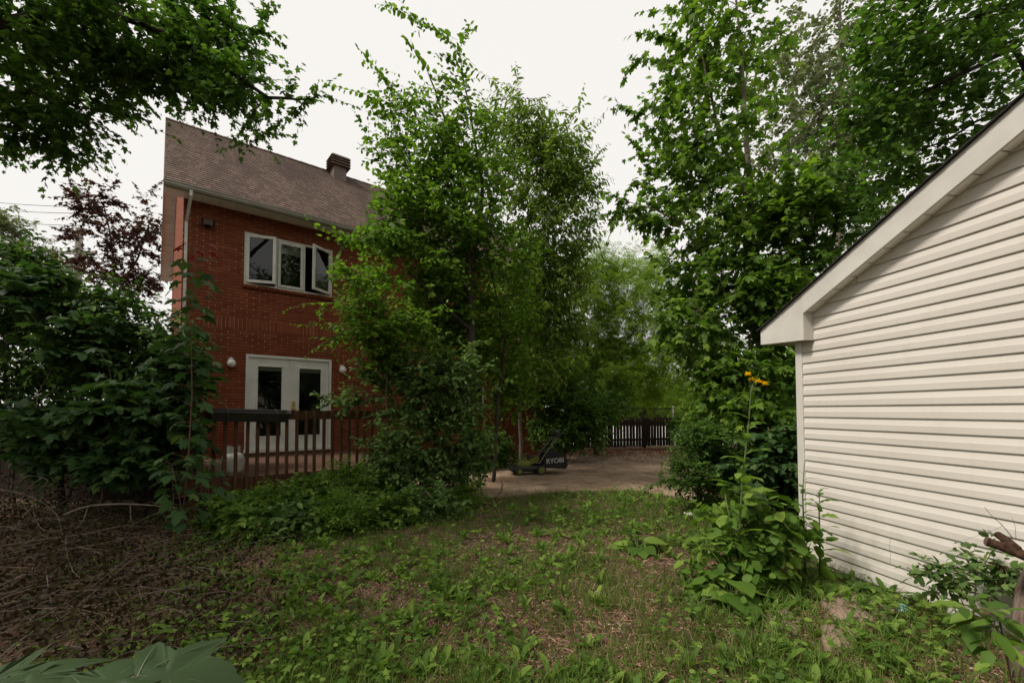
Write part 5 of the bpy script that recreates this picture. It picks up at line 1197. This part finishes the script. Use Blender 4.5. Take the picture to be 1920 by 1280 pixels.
def thistle(label, pts, leaf_f, size, flowers=(), r=.008):
    pts = [np.array(p) for p in pts]; root = empty('thistle_plant', tuple(pts[0]), 0, label, 'wildflower' if flowers else 'weed'); org = pts[0]
    m = MB(); m.tube([Vector(p - org) for p in pts], [r * (1 - .7 * i / (len(pts) - 1)) for i in range(len(pts))], 7)
    for f in flowers: m.tube([Vector(pts[-2] - org), Vector((pts[-2] + f) / 2 - org) + V(.004, 0, .01), Vector(f - org)], [.0025, .002, .002], 5, False)
    m.build('stem', STEM, root, True)
    seg = np.cumsum([0] + [np.linalg.norm(b - a) for a, b in zip(pts[:-1], pts[1:])]); PO, XX, SC = [], [], []
    for j, f in enumerate(leaf_f):
        s = f * seg[-1]; i = min(np.searchsorted(seg, s, 'right') - 1, len(pts) - 2); c = pts[i] + (pts[i + 1] - pts[i]) * ((s - seg[i]) / (seg[i + 1] - seg[i])); a = j * 2.4 + .6
        PO.append(c); XX.append([math.cos(a), math.sin(a), .45]); SC.append(size * (1.15 - .6 * f) * rng.uniform(.8, 1.15))
    n = len(PO); leaf_obj('leaves', [inst(TH, np.array(PO), np.array(XX), rnd(n, .25) + [0, 0, 1.0], np.array(SC))], L_WEED, root, org)
    for f in flowers:
        k = 44; a = rng.uniform(0, 6.28, k); e = rng.uniform(-.1, 1.3, k); X = np.stack([np.cos(a) * np.cos(e), np.sin(a) * np.cos(e), np.sin(e)], 1)
        leaf_obj('flower', [inst(oval(.16, .05), np.repeat(f[None], k, 0), X, rnd(k, .2) + [0, 0, 1], rng.uniform(.026, .040, k))], L_YEL, root, org)
thistle('tall sow thistle with four yellow flowers left of the shed corner', [A(1392, 1085, 3.7), A(1386, 1000, 3.7), A(1392, 900, 3.7), A(1404, 790, 3.7), A(1408, 735, 3.7), A(1414, 712, 3.7)], [.1, .16, .22, .28, .34, .40, .44, .48, .53, .58, .62, .66, .7, .75, .8, .85], .30, [A(1402, 703, 3.7), A(1409, 713, 3.72), A(1421, 716, 3.68), A(1434, 721, 3.7)], .010)
thistle('tallest flowerless thistle standing against the shed corner trim', [A(1510, 1075, 3.9), A(1508, 1000, 3.9), A(1505, 930, 3.9), A(1508, 868, 3.9)], [.1, .2, .3, .38, .46, .54, .6, .66, .72, .78, .84, .9], .20, r=.010)
thistle('spiky thistle in front of the white siding, right of the corner trim', [A(1538, 1080, 3.75), A(1537, 1010, 3.75), A(1536, 960, 3.75), A(1537, 918, 3.75)], [.08, .18, .28, .36, .44, .52, .6, .68, .75, .8, .85, .9, .94, .98], .22, r=.010)
# white umbel
q = A(1293, 962, 4.9); g0 = gnd(1300, 4.9); root = empty('white_wildflower', g0, 0, 'white flat topped wildflower at the lawn edge left of the burdock', 'wildflower')
m = MB(); m.tube([V(0, 0, 0), Vector(q - np.array(g0)) * .5 + V(.02, 0, 0), Vector(q - np.array(g0)) - V(0, 0, .03)], [.004, .003, .002], 6)
for k in range(9): a = k * .7; m.tube([Vector(q - np.array(g0)) - V(0, 0, .03), Vector(q - np.array(g0)) + V(.04 * math.cos(a), .04 * math.sin(a), 0)], .001, 4, False)
m.build('stem', STEM, root)
k = 150; a = rng.uniform(0, 6.28, k); rr = .062 * np.sqrt(rng.uniform(0, 1, k)); leaf_obj('umbel', [inst(ROUND, q + np.stack([rr * np.cos(a), rr * np.sin(a), rng.uniform(-.006, .008, k)], 1), rnd(k) * [1, 1, .2], rnd(k, .3) + [0, 0, 1], rng.uniform(.008, .014, k))], L_WHITE, root, g0)
# saplings by the right edge
b = gnd(1812, 3.0); b = (b[0], b[1], gz(b[0], b[1]))
tree('dogwood_sapling', 'sapling', 'small round leaved sapling in front of the lower shed siding', b,
     [[b, A(1830, 1080, 2.95), A(1862, 1030, 2.9)], [b, A(1790, 1090, 2.95), A(1765, 1060, 2.95)], [b, A(1850, 1100, 2.9), A(1880, 1060, 2.85)]],
     [blob(1760, 1070, 2.95, 32, 26, .12, 16), blob(1850, 1065, 2.9, 48, 26, .12, 24), blob(1800, 1105, 2.95, 50, 18, .12, 16), blob(1895, 1080, 2.8, 34, 30, .12, 16)],
     L_SHRUB, oval(.34), .062, STEM_R, n_sh=2, n_lf=4, L=(.06, .13), r_trunk=.006, r_tip=.0018, droop=.25, flat=1.2, tips=[A(1735, 1045, 2.95), A(1860, 1020, 2.9), A(1722, 1075, 2.95)], tip_len=.12, tipn=6)
b = gnd(1905, 1.75); b = (b[0], b[1], gz(b[0], b[1]))
tree('ash_sapling', 'sapling', 'bright leafed sapling close to the camera at the lower right corner', b,
     [[b, A(1890, 1200, 1.72), A(1870, 1150, 1.7)], [b, A(1925, 1150, 1.68)]],
     [blob(1850, 1150, 1.7, 62, 20, .10, 4), blob(1900, 1200, 1.65, 50, 40, .10, 4)],
     L_WEED, oval(.26, .18), .105, STEM_R, n_sh=2, n_lf=4, L=(.06, .13), r_trunk=.005, r_tip=.0018, droop=.1, flat=1.6, jit=.2)
# big leaves at the bottom left, close to the camera
def teeth(half):
    out = []
    for (a, b) in zip(half[:-1], half[1:]):
        a, b = np.array(a), np.array(b); d = b - a; nrm_ = np.array([-d[1], d[0], 0])
        for t, h in ((0, 0), (.28, .035), (.36, -.015), (.66, .04), (.74, -.012)): out.append(tuple(a + d * t + nrm_ * h * (1 if t else 0)))
    return out + [half[-1]]
def big_leaf():
    half = teeth([(0, 0, 0), (-.14, .26, -.02), (-.02, .46, -.06), (.20, .32, .0), (.34, .46, -.03), (.60, .62, -.08), (.54, .28, .01), (.74, .26, -.02), (1.05, 0, -.12)])
    ol = lobes(half); c = (.28, 0, .03); n = len(ol); inner = [tuple(np.array(c) + (np.array(p) - np.array(c)) * .5 + np.array([0, 0, .012 + .022 * math.cos(4.6 * math.atan2(p[1], p[0] - .15))])) for i, p in enumerate(ol)]
    return T_([c] + inner + ol, [[0, 1 + i, 1 + (i + 1) % n] for i in range(n)] + [[1 + i, 1 + n + i, 1 + n + (i + 1) % n, 1 + (i + 1) % n] for i in range(n)])
BIG = big_leaf(); b = np.array([-.80, .62, -.02]); root = empty('maple_seedling', tuple(b), 0, 'maple seedling with big dusty green leaves nearest the camera at lower left', 'sapling')
lv = [(A(70, 1262, .80), (.25, .55, -.06), (-.25, -.30, 1), .165), (A(330, 1272, .72), (.85, .25, -.22), (-.05, -.38, 1), .16), (A(215, 1272, .70), (-.15, .9, .0), (.1, -.35, 1), .15), (A(-40, 1290, .78), (-.8, .3, -.1), (0, -.3, 1), .17)]
top = np.array([-.66, .66, 1.0]); m = MB(); m.tube([V(0, 0, 0), V(.06, .02, .5), Vector(top - b)], [.006, .005, .004], 7)
PO = []
for p, X, N, s in lv:
    st_ = p - nrm(np.array(X)) * s * .35; PO.append(st_); m.tube([Vector(top - b), Vector((top + st_) / 2 - b) + V(0, 0, .02), Vector(st_ - b)], [.0022, .002, .0018], 5, False)
m.build('stem', STEM_R, root, True)
VEIN = plain('leaf_vein', (.075, .098, .050), .6, .2)
for (p, X, N, s), st_ in zip(lv, PO):
    o = leaf_obj('leaf', [inst(BIG, st_[None], np.array([X], float), np.array([N], float), np.array([s]))], L_FORE, root, b); o.data.polygons.foreach_set('use_smooth', [True] * len(o.data.polygons))
    m = MB()
    for tip in ((1.0, 0, -.10), (.56, .56, -.06), (.56, -.56, -.06), (-.02, .40, -.05), (-.02, -.40, -.05)):
        line = T_([(.02 + (tip[0] - .02) * t, tip[1] * t, .006 + .05 * t * (1 - t) * 4 * .5 + tip[2] * t * t) for t in (0, .25, .5, .75, .95)], [[0]])
        v = inst(line, st_[None], np.array([X], float), np.array([N], float), np.array([s]))[0] - b; m.tube([Vector(q) for q in v], [.0011, .001, .0008, .0006, .0003], 4, False)
    m.build('veins', VEIN, o)
